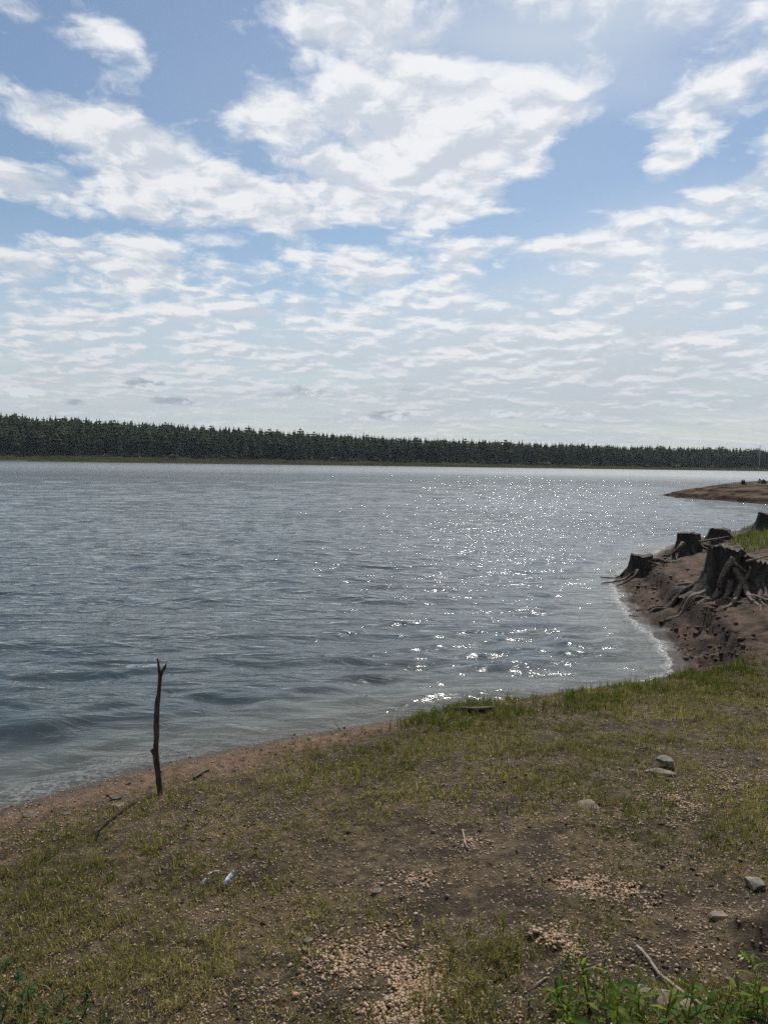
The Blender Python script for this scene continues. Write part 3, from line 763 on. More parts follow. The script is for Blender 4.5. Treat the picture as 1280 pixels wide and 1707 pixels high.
make_stump((1279, 884), .26, .46, 'dark stump standing on the grassy top of the bank', 16, .7, 5, 5, .4, (.02, 0), .72, .03, rr0=.03)
# peninsula stumps
def pen_stump(pxy, Rb, H, label, seed, tap, jag):
    b = ray(*pxy); e = empty('tree_stump', tuple(b)); tag(e, label, 'tree stump', 'small stumps on the peninsula')
    Vb, Fb, st, n = stump_body(seed, Rb, H, .9, 5, (0, 0), tap, jag, 24, 9); mesh_np('trunk', Vb, Fb, mat=STUMP, parent=e)
    Vc, Fc = cap(Vb, st, n, seed, .01); mesh_np('cut_top', Vc, Fc, mat=STUMPTOP, parent=e)
pen_stump((1238, 808), .22, .36, 'upright narrow stump on the peninsula skyline', 21, .45, .25)
pen_stump((1269, 806.5), .42, .34, 'broad humped stump on the peninsula skyline near the frame edge', 22, .5, .22)
pen_stump((1188, 811), .13, .12, 'leftmost small stump on the peninsula skyline', 23, .7, .1)
pen_stump((1200, 810.5), .12, .08, 'middle one of three tiny stumps on the peninsula', 24, .7, .1)
pen_stump((1211, 809.5), .16, .14, 'right one of three tiny stumps on the peninsula', 25, .6, .1)

# ------------------------------------------------------------------ the stake
sb0 = ray(268, 1324); Y0 = sb0[1]
stk = empty('wooden_stake', tuple(sb0)); tag(stk, 'forked bare stick standing upright in the sand by the water', 'stick')
def zpx(u, v): return (180 + u / 6.322, 1080 + v / 6.322)
def spath(lst): return [tuple(at_y(*zpx(u, v), Y0 + dy)) for u, v, dy in lst]
pp = spath([(553, 1620, 0), (553, 1545, 0), (540, 1420, 0), (528, 1300, .0), (512, 1180, -.01), (506, 1080, -.01), (512, 950, 0), (514, 820, .01), (518, 680, .01), (526, 560, .01), (538, 480, .01), (546, 380, 0), (556, 270, 0)])
rr = [.016, .0165, .0165, .0175, .0185, .0165, .0160, .0165, .0165, .0155, .0115, .0110, .0125]
Vs, Fs = tube(pp, rr, 12, .09, 5, rings_n=60); mesh_np('shaft', Vs - sb0, Fs, mat=STAKE, parent=stk)
Vs, Fs = tube(spath([(550, 300, 0), (540, 220, 0), (533, 160, 0), (522, 108, 0)]), [.0095, .008, .007, .003], 8, .12, 6); mesh_np('prong', Vs - sb0, Fs, mat=STAKE, parent=stk)
Vs, Fs = tube(spath([(560, 290, 0), (578, 245, -.01), (600, 205, -.015), (618, 162, -.02)]), [.0105, .0095, .0085, .002], 8, .12, 7); mesh_np('prong', Vs - sb0, Fs, mat=STAKE, parent=stk)
Vs, Fs = tube(spath([(500, 1140, -.01), (480, 1105, -.015), (462, 1075, -.02)]), [.012, .010, .009], 8, .15, 8); mesh_np('knot', Vs - sb0, Fs, mat=STAKE, parent=stk)

# ------------------------------------------------------------------ branches, twigs, litter
def ground_stick(name, path, radii, mat, label, cat, seed=1, lift=.01):
    pts = []
    for (u, v), r_ in zip(path, radii):
        q = ray(u, v); q[2] += r_ * .6 + lift; pts.append(tuple(q))
    Vg, Fg = tube(pts, radii, 8, .12, seed); b = np.array(pts[0])
    o = mesh_np(name, Vg - b, Fg, mat=mat); o.location = b; tag(o, label, cat); return o
ground_stick('fallen_branch', [(1060, 1583), (1078, 1603), (1097, 1630), (1114, 1644), (1134, 1661), (1160, 1678), (1180, 1694), (1205, 1716)],
             [.0045, .0062, .0062, .0055, .0062, .0055, .0045, .004], BRANCH, 'pale dry branch lying among the leafy weeds in the corner', 'branch', 3, .012)
ground_stick('twig', [(888, 1648), (899, 1640), (911, 1632)], [.002, .003, .0028], BRANCH, 'small grey twig on bare soil left of the leafy weeds', 'twig', 4, .004)
ground_stick('twig', [(770, 1386), (773, 1397), (775, 1410), (780, 1417)], [.003, .0045, .0045, .003], BRANCH, 'pale crooked twig upright on the dark soil in mid ground', 'twig', 5, .008)
ground_stick('driftwood_stick', [(323, 1299), (337, 1291), (349, 1285)], [.006, .014, .006], LOG, 'dark short driftwood stick on the sand right of the stake', 'stick', 6, .004)
ground_stick('driftwood_log', [(752, 1185), (778, 1188), (805, 1187), (822, 1183)], [.016, .024, .022, .010], LOG, 'dark curved driftwood log at the grassy water edge', 'log', 7, .01)
ground_stick('twig', [(348, 1459), (356, 1455), (366, 1454)], [.0015, .0030, .0032], simple_mat('white_twig', (.5, .45, .42), (.6, .56, .52)), 'tiny pinkish white stick above the clear litter', 'twig', 8, .004)
ground_stick('fallen_branch', [(1240, 992), (1256, 996), (1275, 1003), (1300, 1006)], [.012, .02, .02, .016], ROOT, 'pale driftwood branch below the right root tangle', 'branch', 9, .01)

def litter_mat():
    m, w, out = new_mat('clear_plastic_film')
    n = w.noise(w.new('ShaderNodeTexCoord').outputs['Object'], 60, 4)
    b = w.new('ShaderNodeBump', {'Strength': 1, 'Distance': .004, 'Height': n}).outputs[0]
    ps = w.new('ShaderNodeBsdfPrincipled', {'Base Color': w.mix(w.ramp(n, .4, .6), (.62, .70, .76), (.20, .21, .20)), 'Roughness': .25, 'Normal': b}).outputs[0]
    tr = w.new('ShaderNodeBsdfTransparent').outputs[0]
    w.l.new(w.new('ShaderNodeMixShader', {0: .15, 1: ps, 2: tr}).outputs[0], out.inputs[0]); return m
LIT = litter_mat()
def litter(u, v, L, Wd, ang, label, seed):
    rs_ = np.random.default_rng(seed); b = ray(u, v); nu, nv = 12, 7; Vv = []
    for s_ in (0, 1):
        for i in range(nu):
            for j in range(nv):
                a_, c_ = i / (nu - 1) - .5, j / (nv - 1) - .5
                wd = Wd * (1 - (abs(a_) * 2) ** 3 * .7)
                xx, yy = a_ * L, c_ * wd
                zc = .012 + .012 * math.cos(c_ * 3) + rs_.normal(0, .0022) + a_ * .02
                Vv.append((xx * math.cos(ang) - yy * math.sin(ang), xx * math.sin(ang) + yy * math.cos(ang), zc - s_ * .0015))
    Ff = []
    for s_ in (0, 1):
        for i in range(nu - 1):
            for j in range(nv - 1):
                a = s_ * nu * nv + i * nv + j
                q = [(a, a + nv, a + nv + 1), (a, a + nv + 1, a + 1)]
                Ff += q if s_ == 0 else [t[::-1] for t in q]
    o = mesh_np('plastic_wrapper', Vv, Ff, mat=LIT); o.location = b + (0, 0, .012); o.rotation_euler = (.25, .1, 0); tag(o, label, 'litter')
litter(381, 1472, .068, .020, R(62), 'crumpled bluish white plastic wrapper lying on the weedy ground', 1)
litter(340, 1478, .022, .014, R(20), 'small torn scrap of clear plastic left of the wrapper', 2)

def rock(u, v, sx, sy, sz, mat, label, seed, rot=0, tilt=(0, 0), lift=0, name='stone'):
    rs_ = np.random.default_rng(seed); Vr, Fr = ico(3)
    pl = np.concatenate([rs_.normal(size=(9, 3)) * (1, 1, .45), [(.08, .05, 1), (-.1, .06, -1)], rs_.normal(size=(4, 3)) + (0, 0, .6)]); pl /= np.linalg.norm(pl, axis=1)[:, None]
    dd = np.concatenate([rs_.uniform(.45, .8, 9), [.42, .5], rs_.uniform(.6, .75, 4)])
    for n_, d_ in zip(pl, dd):
        k = Vr @ n_; over = np.maximum(k - d_, 0); Vr = Vr - over[:, None] * n_ * .96
    Vr = Vr + rs_.normal(0, .014, Vr.shape)
    Vr = Vr * (sx * 1.08, sy * 1.08, sz * 1.25)
    o = mesh_np(name, Vr, Fr, mat=mat, smooth=False); b = ray(u, v)
    o.location = b + (0, 0, sz * .45 + lift); o.rotation_euler = (tilt[0], tilt[1], rot); tag(o, label, 'stone'); return o
rock(1107, 1279, .068, .05, .018, STONEG, 'flat grey green stone resting on top of another near the right', 1, .2, (.25, 0), .038)
rock(1098, 1289, .085, .055, .016, STONEG, 'wide thin slab lying under the upper flat stone', 2, -.2, (.1, 0))
rock(981, 1347, .072, .045, .016, STONEB, 'flat buff slab alone on the dark soil in mid ground', 3, -.2, (.35, 0))
rock(1259, 1479, .048, .045, .026, STONEG, 'greenish chunky stone by the right frame edge', 4, .6)
rock(1194, 1532, .040, .030, .020, STONEB, 'small buff angular stone left of the dark mound', 5, .3)
rock(627, 1487, .034, .016, .012, STONEG, 'small wedge shaped grey green stone in the centre foreground', 6, .9, (.5, 0))
rock(513, 1573, .020, .020, .015, STONED, 'dark grey rounded pebble beside a paler one', 7, .9)
rock(509, 1586, .018, .015, .012, STONEB, 'pale pinkish pebble just below a dark grey one', 8, .2)
rock(1106, 1676, .085, .06, .028, STONEB, 'large pale flat stone half hidden by the leafy weeds', 9, -.5, (.3, -.1))
rock(193, 1331, .040, .025, .010, STONED, 'upper thin slate piece on the sand left of the stake', 10, .1, (.3, 0))
rock(196, 1343, .050, .030, .010, STONEB, 'lower buff slate piece on the sand left of the stake', 11, .3, (.2, 0))
rock(52, 1361, .055, .028, .012, STONED, 'dark slate flake on the sand at the left edge', 12, .4, (.3, 0))
rock(112, 1357, .035, .02, .009, STONED, 'small dark flake on the sand between slate pieces', 13, .1, (.2, 0))
rock(712, 1333, .038, .02, .010, STONEB, 'whitish flake among grass in mid ground', 14, .5, (.4, 0))
rock(722, 1387, .020, .015, .010, STONED, 'little dark stone on bare soil near centre', 15, .5)

# ------------------------------------------------------------------ vegetation density over the near bank
def blob(px_, py_, lst):
    t = np.zeros_like(px_)
    for (cx, cy, rx, ry, w_) in lst: t += w_ * np.exp(-(((px_ - cx) / rx) ** 2 + ((py_ - cy) / ry) ** 2))
    return t
bare = [(720,1440,150,70,1.1),(850,1500,120,70,.9),(1130,1500,100,60,.8),(1160,1590,110,50,1),(900,1640,60,60,1.0),(620,1650,70,50,.8),(930,1400,140,40,.6),(540,1440,90,40,.5),(650,1600,80,40,.8),(1270,1570,60,50,1.2),(960,1470,60,25,.6),(480,1640,90,60,.4),(380,1530,60,30,.4)]
lush = [(1080,1700,190,45,1.1),(830,1600,40,90,.9),(780,1650,70,60,.9),(1120,1400,60,60,.3),(1250,1360,50,40,.4),(120,1560,160,90,.5),(300,1500,120,80,.25),(1060,1150,260,50,.8),(700,1250,250,60,.7),(60,1400,150,60,.4),(90,1660,180,60,.7),(280,1620,120,60,.3)]
def density(xw, yw, zw):
    u, v = project(np.stack([xw, yw, zw], -1))
    s = sdf_poly(xw, yw, near_poly)
    d = .70 - blob(u, v, bare) * .85 + blob(u, v, lush)
    d = d * sm(.18, .75, s + sm(-.2, .6, xw) * .7 + .25 * fbm(xw * 2, yw * 2, 2, 51))
    n = fbm(xw * 4.5, yw * 4.5, 4, 50, .7)
    d = d * (.45 + 1.25 * sm(-.45, .45, n)) + .10 * n
    return np.clip(d, 0, 1.6), u, v, s
def scatter(n, xr=(-4.2, 5.2), yr=(1.2, 8.6)):
    # even in the picture's sense: more points close by
    yy = yr[0] + (yr[1] - yr[0]) * rng.random(n) ** 1.15
    xx = rng.uniform(xr[0], xr[1], n) * (.25 + .75 * yy / yr[1])
    return xx, yy
def blades(name, X, Y, Z, L, Wd, lean, tint, mat, seed, nseg=2, label=None):
    n = len(X); rs_ = np.random.default_rng(seed)
    th = rs_.uniform(0, 6.28, n); ph = th + rs_.normal(0, .5, n) + 1.57
    dx, dy = np.cos(th), np.sin(th); sx, sy = np.cos(ph), np.sin(ph)
    ln = lean * L
    def P(f, side): 
        w_ = Wd * (1 - f) ** .7 * side * .5
        return np.stack([X + dx * ln * f ** 1.8 + sx * w_, Y + dy * ln * f ** 1.8 + sy * w_, Z - .004 + L * f * np.sqrt(np.maximum(1 - (lean * f) ** 2 * .6, .1))], 1)
    if nseg == 2:
        Vv = np.stack([P(0, 1), P(0, -1), P(.5, 1), P(.5, -1), P(1, 0)], 1).reshape(-1, 3)
        b = np.arange(n)[:, None, None] * 5; T = np.array([(0, 1, 3), (0, 3, 2), (2, 3, 4)])[None]; m = 5
    else:
        Vv = np.stack([P(0, .6), P(0, -.6), P(.3, 1.15), P(.3, -1.15), P(.68, 1.1), P(.68, -1.1), P(1, 0)], 1).reshape(-1, 3)
        b = np.arange(n)[:, None, None] * 7; T = np.array([(0, 1, 3), (0, 3, 2), (2, 3, 5), (2, 5, 4), (4, 5, 6)])[None]; m = 7
    o = mesh_np(name, Vv, (b + T).reshape(-1, 3), {'tint': np.repeat(tint, m)}, mat=mat, smooth=False, kind='stuff')
    if label: o['label'] = label; o['category'] = 'grass'
    return o
# sparse low grass: tufts of blades
X, Y = scatter(85000); Z = terrain(X, Y); D, u, v, s = density(X, Y, Z)
k = (rng.random(len(X)) < D * .72) & (s > .06) & (u > -120) & (u < 1400) & (v < 1850) & (terrain(X, Y, full=True, fine=False)[4] < .55)
X, Y, Z = X[k], Y[k], Z[k]; Dk = D[k]
m = rng.integers(2, 9, len(X)); idx = np.repeat(np.arange(len(X)), m); n = len(idx)
bx = X[idx] + rng.normal(0, .010, n); by = Y[idx] + rng.normal(0, .010, n); bz = Z[idx]
size = np.repeat(rng.uniform(.6, 1.4, len(X)), m)
patch = np.repeat(np.clip(.5 + .8 * fbm(X * 1.5, Y * 1.5, 3, 55), 0, 1), m)
tint = np.clip(patch * .45 + rng.random(n) * .5 + (rng.random(n) < .20) * .4, 0, 1)
L = rng.uniform(.014, .040, n) * size; L = L * (.85 + .45 * np.repeat(sm(.7, 1.3, Dk), m)) * np.where(rng.random(n) < .07, 1.9, 1)
blades('grass', bx, by, bz, L, rng.uniform(.0022, .0052, n), rng.uniform(.2, 1.05, n), tint, GRASS, 5, 2, 'sparse low grass sprouting from the dark soil of the near bank')
NGR = n
X, Y = scatter(60000); Z = terrain(X, Y); D, u, v, s = density(X, Y, Z)
k = (rng.random(len(X)) < .25 + .45 * D) & (s > .15) & (u > -120) & (u < 1400) & (v < 1850) & (terrain(X, Y, full=True, fine=False)[4] < .5)
X, Y, Z = X[k], Y[k], Z[k]; n = len(X); th = rng.uniform(0, 6.28, n); L = rng.uniform(.006, .026, n); wd_ = rng.uniform(.0011, .0026, n); cu = rng.normal(0, .25, n); rise = rng.uniform(0, .45, n)
def SP(f, sd): 
    a = th + cu * f; return np.stack([X + np.cos(a) * L * f - np.sin(a) * wd_ * sd, Y + np.sin(a) * L * f + np.cos(a) * wd_ * sd, Z + .0035 + L * rise * f * (1.2 - f)], 1)
Vv = np.stack([SP(0, .5), SP(0, -.5), SP(.55, .7), SP(.55, -.7), SP(1, 0)], 1).reshape(-1, 3)
o = mesh_np('straw', Vv, (np.arange(n)[:, None, None] * 5 + np.array([(0, 1, 3), (0, 3, 2), (2, 3, 4)])[None]).reshape(-1, 3), {'tint': np.repeat(rng.random(n), 5)},
            mat=foliage_mat('dry_straw', (.05, .035, .022), (.20, .155, .095), (.40, .33, .22), .15), smooth=False, kind='stuff')
o['label'] = 'dry straw and dead blades littering the soil of the near bank'; o['category'] = 'straw'
# taller fresh grass on the lip of the bank
X, Y = scatter(90000, (-3.5, 5.5), (3.6, 8.6)); Z = terrain(X, Y); s = sdf_poly(X, Y, near_poly); u, v = project(np.stack([X, Y, Z], 1))
wbk = terrain(X, Y, full=True, fine=False)[4]
e_ = sm(.08, .3, s) * sm(1.35, .45, s) * sm(330, 620, u) * (wbk < .5)
e_ += sm(5.7, 6.3, Y) * (wbk < .5) * sm(2.2, 2.8, X) * sm(.10, .4, s) * .8
e_ += .22 * sm(-.1, .6, fbm(X * 1.6, Y * 1.6, 3, 56)) * (wbk < .5) * sm(.3, .9, s) * sm(3.5, 1.5, s)
k = (rng.random(len(X)) < e_ * .23 * (.2 + 1.4 * sm(-.3, .4, fbm(X * 3, Y * 3, 2, 57)))) & (s > .05)
X, Y, Z, u, s = X[k], Y[k], Z[k], u[k], s[k]
m = rng.integers(3, 8, len(X)); idx = np.repeat(np.arange(len(X)), m); n = len(idx)
hh = np.repeat(rng.uniform(.6, 1.5, len(X)), m)
L = rng.uniform(.022, .060, n) * hh * (.45 + .75 * sm(420, 820, u[idx])) * (.6 + .6 * sm(1.2, .3, s[idx]))
blades('edge_grass', X[idx] + rng.normal(0, .013, n), Y[idx] + rng.normal(0, .013, n), Z[idx], L, rng.uniform(.004, .008, n), rng.uniform(.1, .7, n),
       np.clip(rng.random(n) * .8 + (rng.random(n) < .1) * .3, 0, 1), EDGEGR, 6, 3, 'fresh taller green grass along the lip of the bank above the water')
NEG = n
# grass on the top of the eroded bank
X = rng.uniform(6, 14, 42000); Y = rng.uniform(12, 21, 42000); tt = terrain(X, Y, full=True); s = tt[5]
k = (tt[4] > .5) & (s > 1.9 + .3 * fbm(X * 2, Y * 2, 2, 71)); X, Y, Z = X[k], Y[k], tt[0][k]; n = len(X)
blades('bank_grass', X, Y, Z, rng.uniform(.05, .13, n), rng.uniform(.008, .016, n), rng.uniform(.1, .8, n), np.clip(rng.random(n) * .8 + .1, 0, 1), EDGEGR, 7, 2,
       'green grass on the flat top of the eroded bank')

# ------------------------------------------------------------------ gravel
gpatch = [(700,1665,75,45,3.2),(575,1610,60,45,1.5),(925,1570,40,16,3.6),(975,1470,50,20,2.6),(1010,1490,60,30,1.2),(640,1490,50,25,.8),(720,1455,40,20,1.0),(530,1590,40,30,.8),(775,1400,20,14,1.2),
          (1130,1340,120,60,.5),(60,1530,60,30,.3),(400,1650,120,50,.5),(830,1690,60,40,1),(1150,1600,150,40,.5),(540,1500,60,20,.5)]
OCT = (np.array([(1, 0, 0), (-1, 0, 0), (0, 1, 0), (0, -1, 0), (0, 0, 1), (0, 0, -1)], float) * 1.15, np.array([(0, 2, 4), (2, 1, 4), (1, 3, 4), (3, 0, 4), (2, 0, 5), (1, 2, 5), (3, 1, 5), (0, 3, 5)]))
def gravel(name, n, smin, smax, pw, seed, mat, label, flat=.6, patchy=1.0, basep=.22, tintr=(0, 1), sub=0):
    rs_ = np.random.default_rng(seed)
    yy = 1.3 + 6.6 * rs_.random(n) ** 1.35; xx = rs_.uniform(-4, 5, n) * (.25 + .75 * yy / 8)
    zz = terrain(xx, yy); u, v = project(np.stack([xx, yy, zz], 1)); s = sdf_poly(xx, yy, near_poly)
    p = (basep * (.35 + 1.1 * sm(-.3, .5, fbm(xx * 2.3, yy * 2.3, 3, 66))) + patchy * blob(u, v, gpatch) * (.35 + .9 * sm(-.4, .3, fbm(xx * 9, yy * 9, 2, 67))))
    k = (rs_.random(n) < p) & (s > -.05) & (u > -100) & (u < 1380) & (v < 1800) & (terrain(xx, yy, full=True, fine=False)[4] < .6)
    xx, yy, zz = xx[k], yy[k], zz[k]; m = len(xx)
    r_ = smin + (smax - smin) * rs_.random(m) ** pw
    I, Fi = ico(sub) if sub >= 0 else OCT; nv = len(I)
    sc = np.stack([r_ * rs_.uniform(.8, 1.35, m), r_ * rs_.uniform(.65, 1.1, m), r_ * flat * rs_.uniform(.7, 1.2, m)], 1)
    jit = 1 + rs_.normal(0, .10, (m, nv, 1))
    Vv = I[None] * jit * sc[:, None]
    th = rs_.uniform(0, 6.28, m); c, s2_ = np.cos(th)[:, None], np.sin(th)[:, None]; tl = rs_.normal(0, .3, m)[:, None]
    x1 = Vv[..., 0] * c - Vv[..., 1] * s2_; y1 = Vv[..., 0] * s2_ + Vv[..., 1] * c; z1 = Vv[..., 2] + x1 * np.tan(tl)
    P_ = np.stack([x1 + xx[:, None], y1 + yy[:, None], z1 + (zz + sc[:, 2] * .35)[:, None]], -1).reshape(-1, 3)
    Fa = (np.arange(m)[:, None, None] * nv + Fi[None]).reshape(-1, 3)
    o = mesh_np(name, P_, Fa, {'tint': np.repeat(rs_.uniform(*tintr, m), nv)}, mat=mat, kind='stuff')
    o['label'] = label; o['category'] = name.replace('_', ' '); return m
g1 = gravel('gravel', 120000, .0022, .0075, 1.8, 31, PEB, 'pale orange and grey pea gravel scattered over the dark soil', basep=.62, patchy=.55, sub=-1)
g2 = gravel('pebbles', 16000, .005, .011, 2.5, 32, PEB, 'larger rounded pebbles lying among the finer gravel', basep=.07, patchy=.35, sub=0)
g3 = gravel('soil_clods', 9000, .003, .013, 2.2, 33, CLOD, 'small dark crumbs of soil over the near bank', flat=.7, basep=.5, patchy=0)
def pile(name, spots_, seed, label):
    rs_ = np.random.default_rng(seed); PX = []; 
    for (cx, cy, rx, ry, n_) in spots_:
        a_ = rs_.uniform(0, 6.28, n_); q_ = rs_.random(n_) ** .8 * 1.15
        lob = 1 + .35 * np.sin(2 * a_ + seed) + .25 * np.sin(5 * a_ + 1.3)
        PX.append(np.stack([cx + rx * q_ * lob * np.cos(a_), cy + ry * q_ * lob * np.sin(a_)], 1))
    PX = np.concatenate(PX); dv = np.stack([PX[:, 0] - W0 / 2, -(PX[:, 1] - H0 / 2), np.full(len(PX), -F)], 1) @ R3.T
    zg = np.full(len(PX), .45)
    for _ in range(8):
        t_ = (zg - CAMZ) / dv[:, 2]; P0 = CP + dv * t_[:, None]; zg = terrain(P0[:, 0], P0[:, 1])
    xx, yy, zz = P0[:, 0], P0[:, 1], zg; m = len(xx)
    r_ = .0034 + .0055 * rs_.random(m) ** 1.6; I, Fi = ico(0); nv = len(I)
    sc = np.stack([r_ * rs_.uniform(.8, 1.35, m), r_ * rs_.uniform(.65, 1.1, m), r_ * .65 * rs_.uniform(.7, 1.2, m)], 1)
    Vv = I[None] * (1 + rs_.normal(0, .08, (m, nv, 1))) * sc[:, None]
    th = rs_.uniform(0, 6.28, m); c, s2_ = np.cos(th)[:, None], np.sin(th)[:, None]
    x1 = Vv[..., 0] * c - Vv[..., 1] * s2_; y1 = Vv[..., 0] * s2_ + Vv[..., 1] * c
    P_ = np.stack([x1 + xx[:, None], y1 + yy[:, None], Vv[..., 2] + (zz + sc[:, 2] * .15 + rs_.random(m) ** 3 * .004)[:, None]], -1).reshape(-1, 3)
    o = mesh_np(name, P_, (np.arange(m)[:, None, None] * nv + Fi[None]).reshape(-1, 3), {'tint': np.repeat(rs_.uniform(0, .9, m), nv)}, mat=PEB, kind='stuff')
    o['label'] = label; o['category'] = 'gravel'
pile('gravel_patch', [(695, 1655, 66, 50, 1150), (650, 1700, 70, 30, 380)], 61, 'thick patch of pale orange pea gravel at the bottom centre of the ground')
pile('gravel_patch', [(925, 1562, 38, 18, 280), (950, 1585, 20, 14, 110)], 62, 'pale gravel patch on bare soil just above the leafy weeds')
pile('gravel_patch', [(985, 1475, 56, 16, 380), (1040, 1492, 60, 20, 200)], 63, 'long loose gravel patch on dark soil below the buff slab')
pile('gravel_patch', [(575, 1600, 60, 42, 420), (690, 1465, 50, 16, 160), (640, 1560, 60, 30, 160)], 64, 'loose scatter of orange and white pebbles in the centre foreground')
pile('gravel_patch', [(780, 1403, 26, 12, 90)], 65, 'small gravel cluster at the foot of the pale crooked twig')
pile('gravel_patch', [(1130, 1335, 90, 38, 500), (1215, 1300, 80, 40, 400)], 66, 'thin pebble spread on the bank below the stacked flat stones')
# lumps broken off the ledge of the eroded bank
xx = rng.uniform(2.8, 8, 26000); yy = rng.uniform(6.8, 16, 26000); tt = terrain(xx, yy, full=True)
k = (tt[4] > .5) & (tt[5] > .12) & (tt[5] < 3) & (rng.random(len(xx)) < .05 + .55 * sm(.1, .3, tt[5]) * sm(.95, .55, tt[5]) * sm(-.3, .3, fbm(xx * 2, yy * 2, 2, 68)))
xx, yy, zz = xx[k], yy[k], tt[0][k]; m = len(xx); I, Fi = ico(0); rr_ = .006 + .026 * rng.random(m) ** 2.6
Vv = I[None] * (1 + rng.normal(0, .16, (m, 12, 1))) * (rr_[:, None] * rng.uniform(.7, 1.5, (m, 3)) * (1, 1, .7))[:, None]
P_ = (Vv + np.stack([xx, yy, zz], 1)[:, None]).reshape(-1, 3)
o = mesh_np('mud_lumps', P_, (np.arange(m)[:, None, None] * 12 + Fi[None]).reshape(-1, 3), mat=simple_mat('mud_lump', (.022, .015, .012), (.075, .048, .036), 40, .9), kind='stuff', smooth=False)
o['label'] = 'dark lumps of mud broken from the ledge of the eroded bank'; o['category'] = 'mud'
print('COUNTS grass', NGR, NEG, n, 'gravel', g1, g2, g3)

# ------------------------------------------------------------------ leafy weeds
def leaf_mesh(seed, mat, wd=.30, droop=.35):
    rs_ = np.random.default_rng(seed); Vv = []; n = 9
    cur = rs_.normal(0, .12)
    for i in range(n):
        f = i / (n - 1); w_ = wd * (math.sin(math.pi * min(1, f * .93 + .05)) ** .75) * (1 - .35 * f) * (.5 if i == 0 else 1) * (1 + .08 * rs_.normal())
        zc = .30 * f - droop * f * f; xc = f * (1 - .08 * f); yc = cur * f * f
        wob = .02 * math.sin(i * 1.9 + seed)
        for q, lift in ((-1, .10), (-.5, .035), (0, 0), (.5, .035), (1, .10)):
            Vv.append((xc, yc + q * w_ * .5, zc + lift * w_ + wob * abs(q) * q))
    Ff = []
    for i in range(n - 1):
        for j in range(4):
            a = i * 5 + j; Ff += [(a, a + 5, a + 6), (a, a + 6, a + 1)]
    me = mesh_np('leaf', Vv, Ff, mat=mat); d = me.data; bpy.data.objects.remove(me); return d
LM = [leaf_mesh(s, LEAF, .17 + .035 * s, .25 + .16 * (s % 3)) for s in range(6)]
LD = [leaf_mesh(s + 9, LEAFD, .38 + .03 * s, .2 + .1 * (s % 3)) for s in range(4)]
def weed(u, v, H, nleaf, Ls, meshes, label, cat, grp, seed, lean=(0, 0)):
    rs_ = np.random.default_rng(seed); b = ray(u, v)
    e = empty('leafy_weed', tuple(b)); e.rotation_euler = (rs_.normal(0, .16), rs_.normal(0, .16), 0); tag(e, label, cat, grp)
    tip = np.array([lean[0] * H + rs_.normal(0, .02), lean[1] * H + rs_.normal(0, .02), H])
    Vt, Ft = tube([(0, 0, -.01), tuple(tip * .5 + (rs_.normal(0, .006), 0, 0)), tuple(tip)], [.0028, .0022, .001], 6, .05, seed, rings_n=8)
    mesh_np('stem', Vt, Ft, mat=meshes[0].materials[0], parent=e)
    a = rs_.uniform(0, 6.28)
    for k in range(nleaf):
        f = .12 + .88 * (k + .5) / nleaf; a += 2.4 + rs_.normal(0, .3)
        o = bpy.data.objects.new('leaf', meshes[int(rs_.integers(len(meshes)))]); C.objects.link(o); o.parent = e
        o.location = tuple(tip * f); sz = Ls * rs_.uniform(.65, 1.25) * (1.05 - .45 * f)
        o.scale = (sz, sz * rs_.uniform(.8, 1.1), sz); o.rotation_euler = (rs_.normal(0, .5), -rs_.uniform(-.45, .85) - .25 * f, a)
W1 = [(930,1672,.07,7,.050),(958,1700,.12,9,.075),(985,1690,.13,9,.080),(1012,1715,.15,10,.085),(1046,1722,.15,9,.080),(1068,1700,.10,8,.06),(1100,1738,.15,9,.080),(1140,1742,.16,10,.075),(1172,1728,.11,8,.07),
      (1206,1738,.14,9,.075),(1240,1722,.12,8,.065),(1277,1712,.16,9,.075),(1284,1655,.10,8,.06),(1262,1690,.07,7,.05),(1020,1752,.18,9,.09),(970,1742,.12,8,.08),(1085,1672,.05,6,.04),(1030,1668,.06,6,.045)]
wl = ['leftmost small bright weed of the corner patch beside bare soil', 'bright green weed with long narrow leaves at the left of the patch']
ORD = ['leftmost', 'second', 'third', 'fourth', 'fifth', 'sixth', 'seventh', 'eighth', 'ninth', 'tenth', 'eleventh', 'twelfth', 'thirteenth', 'fourteenth', 'fifteenth', 'sixteenth', 'seventeenth', 'rightmost']
def nth(k): return ORD[k] + ('' if k in (0, 17) else ' from the left')
for i, (u, v, H, nl, Ls) in enumerate(sorted(W1)):
    size_ = 'tall' if H > .135 else 'medium sized' if H > .09 else 'low'
    weed(u, v, H * 1.1, nl + 4, Ls * 1.12, LM, size_ + ' bright green pointed leaf weed, ' + nth(i) + ' in the bottom right patch', 'weed', 'leafy weeds in the bottom right corner', 300 + i)
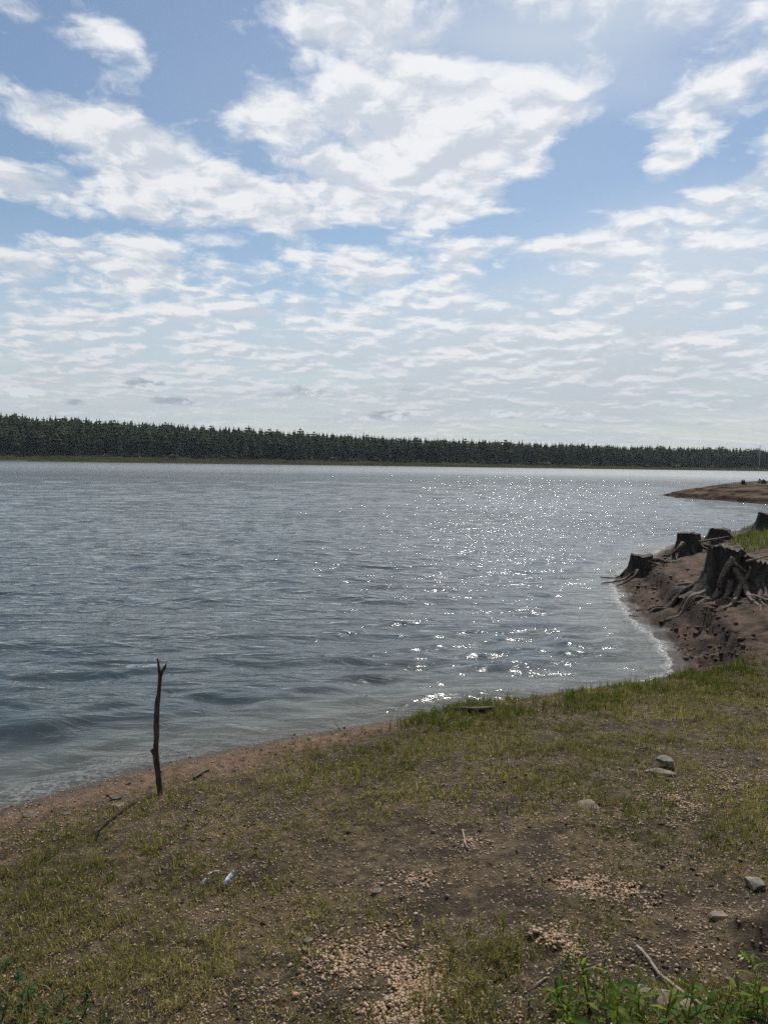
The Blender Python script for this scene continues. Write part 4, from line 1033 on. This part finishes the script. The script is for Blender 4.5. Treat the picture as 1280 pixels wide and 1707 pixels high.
W2 = [(8,1618,.05,7,.032),(30,1642,.05,7,.030),(12,1668,.06,8,.034),(52,1668,.05,7,.03),(84,1650,.04,6,.028),(34,1694,.06,8,.034),(72,1696,.05,7,.032),(104,1684,.05,7,.03),(134,1698,.045,6,.03),(148,1662,.035,6,.026),(5,1706,.06,8,.036),(182,1700,.03,5,.03),(55,1722,.06,7,.034),(112,1722,.05,7,.034)]
for i, (u, v, H, nl, Ls) in enumerate(sorted(W2)):
    weed(u, v, H, nl + 4, Ls * 1.2, LD, 'dusty dark green small leaved weed, ' + nth(i) + ' in the bottom left corner', 'weed', 'small dark weeds in the bottom left corner', 400 + i)
W3 = [(281,1334,.05,7,.035,'fresh green tuft at the foot of the upright stick'),(838,1552,.045,6,.035,'seedling with narrow leaves on the soil left of the white gravel'),(905,1470,.04,6,.03,'small dark seedling beside the central bare patch'),
      (568,1218,.08,7,.04,'single tall seedling leaning over the water edge at mid left'),(786,1182,.10,7,.04,'tall weed rising alone beside the driftwood log'),(880,1670,.045,6,.035,'lone weed at the very bottom left of the pale branch'),
      (1275,1352,.05,8,.035,'dense green weed at the right frame edge in mid ground'),(940,1610,.045,6,.035,'weed just right of the white gravel patch'),(450,1500,.02,5,.02,'tiny seedling in the centre left foreground'),(190,1350,.03,6,.025,'small weed on the sand below the slate pieces'),(100,1380,.04,6,.03,'small green weed on the left sand edge')]
for i, (u, v, H, nl, Ls, lab) in enumerate(W3):
    weed(u, v, H, nl, Ls, LM, lab, 'weed', None, 500 + i)
print('TRIS', sum(len(o.data.loops) - 2 * len(o.data.polygons) for o in scene.objects if o.type == 'MESH'))

hv = np.array([(x_, y_, z_) for z_ in (-4.2, 52.0) for y_ in (-2700, 2700) for x_ in (-2700, 2700)], float)
hz = mesh_np('haze', hv, [(0, 2, 3, 1), (4, 5, 7, 6), (0, 1, 5, 4), (2, 6, 7, 3), (0, 4, 6, 2), (1, 3, 7, 5)], smooth=False, kind='stuff')
hm, hw, ho = new_mat('thin_air'); hw.l.new(hw.new('ShaderNodeVolumePrincipled', {'Color': (.80, .88, 1.0), 'Density': .00006, 'Anisotropy': .2}).outputs[0], ho.inputs['Volume'])
hz.data.materials.append(hm); hz['label'] = 'thin bluish air over the whole lake'
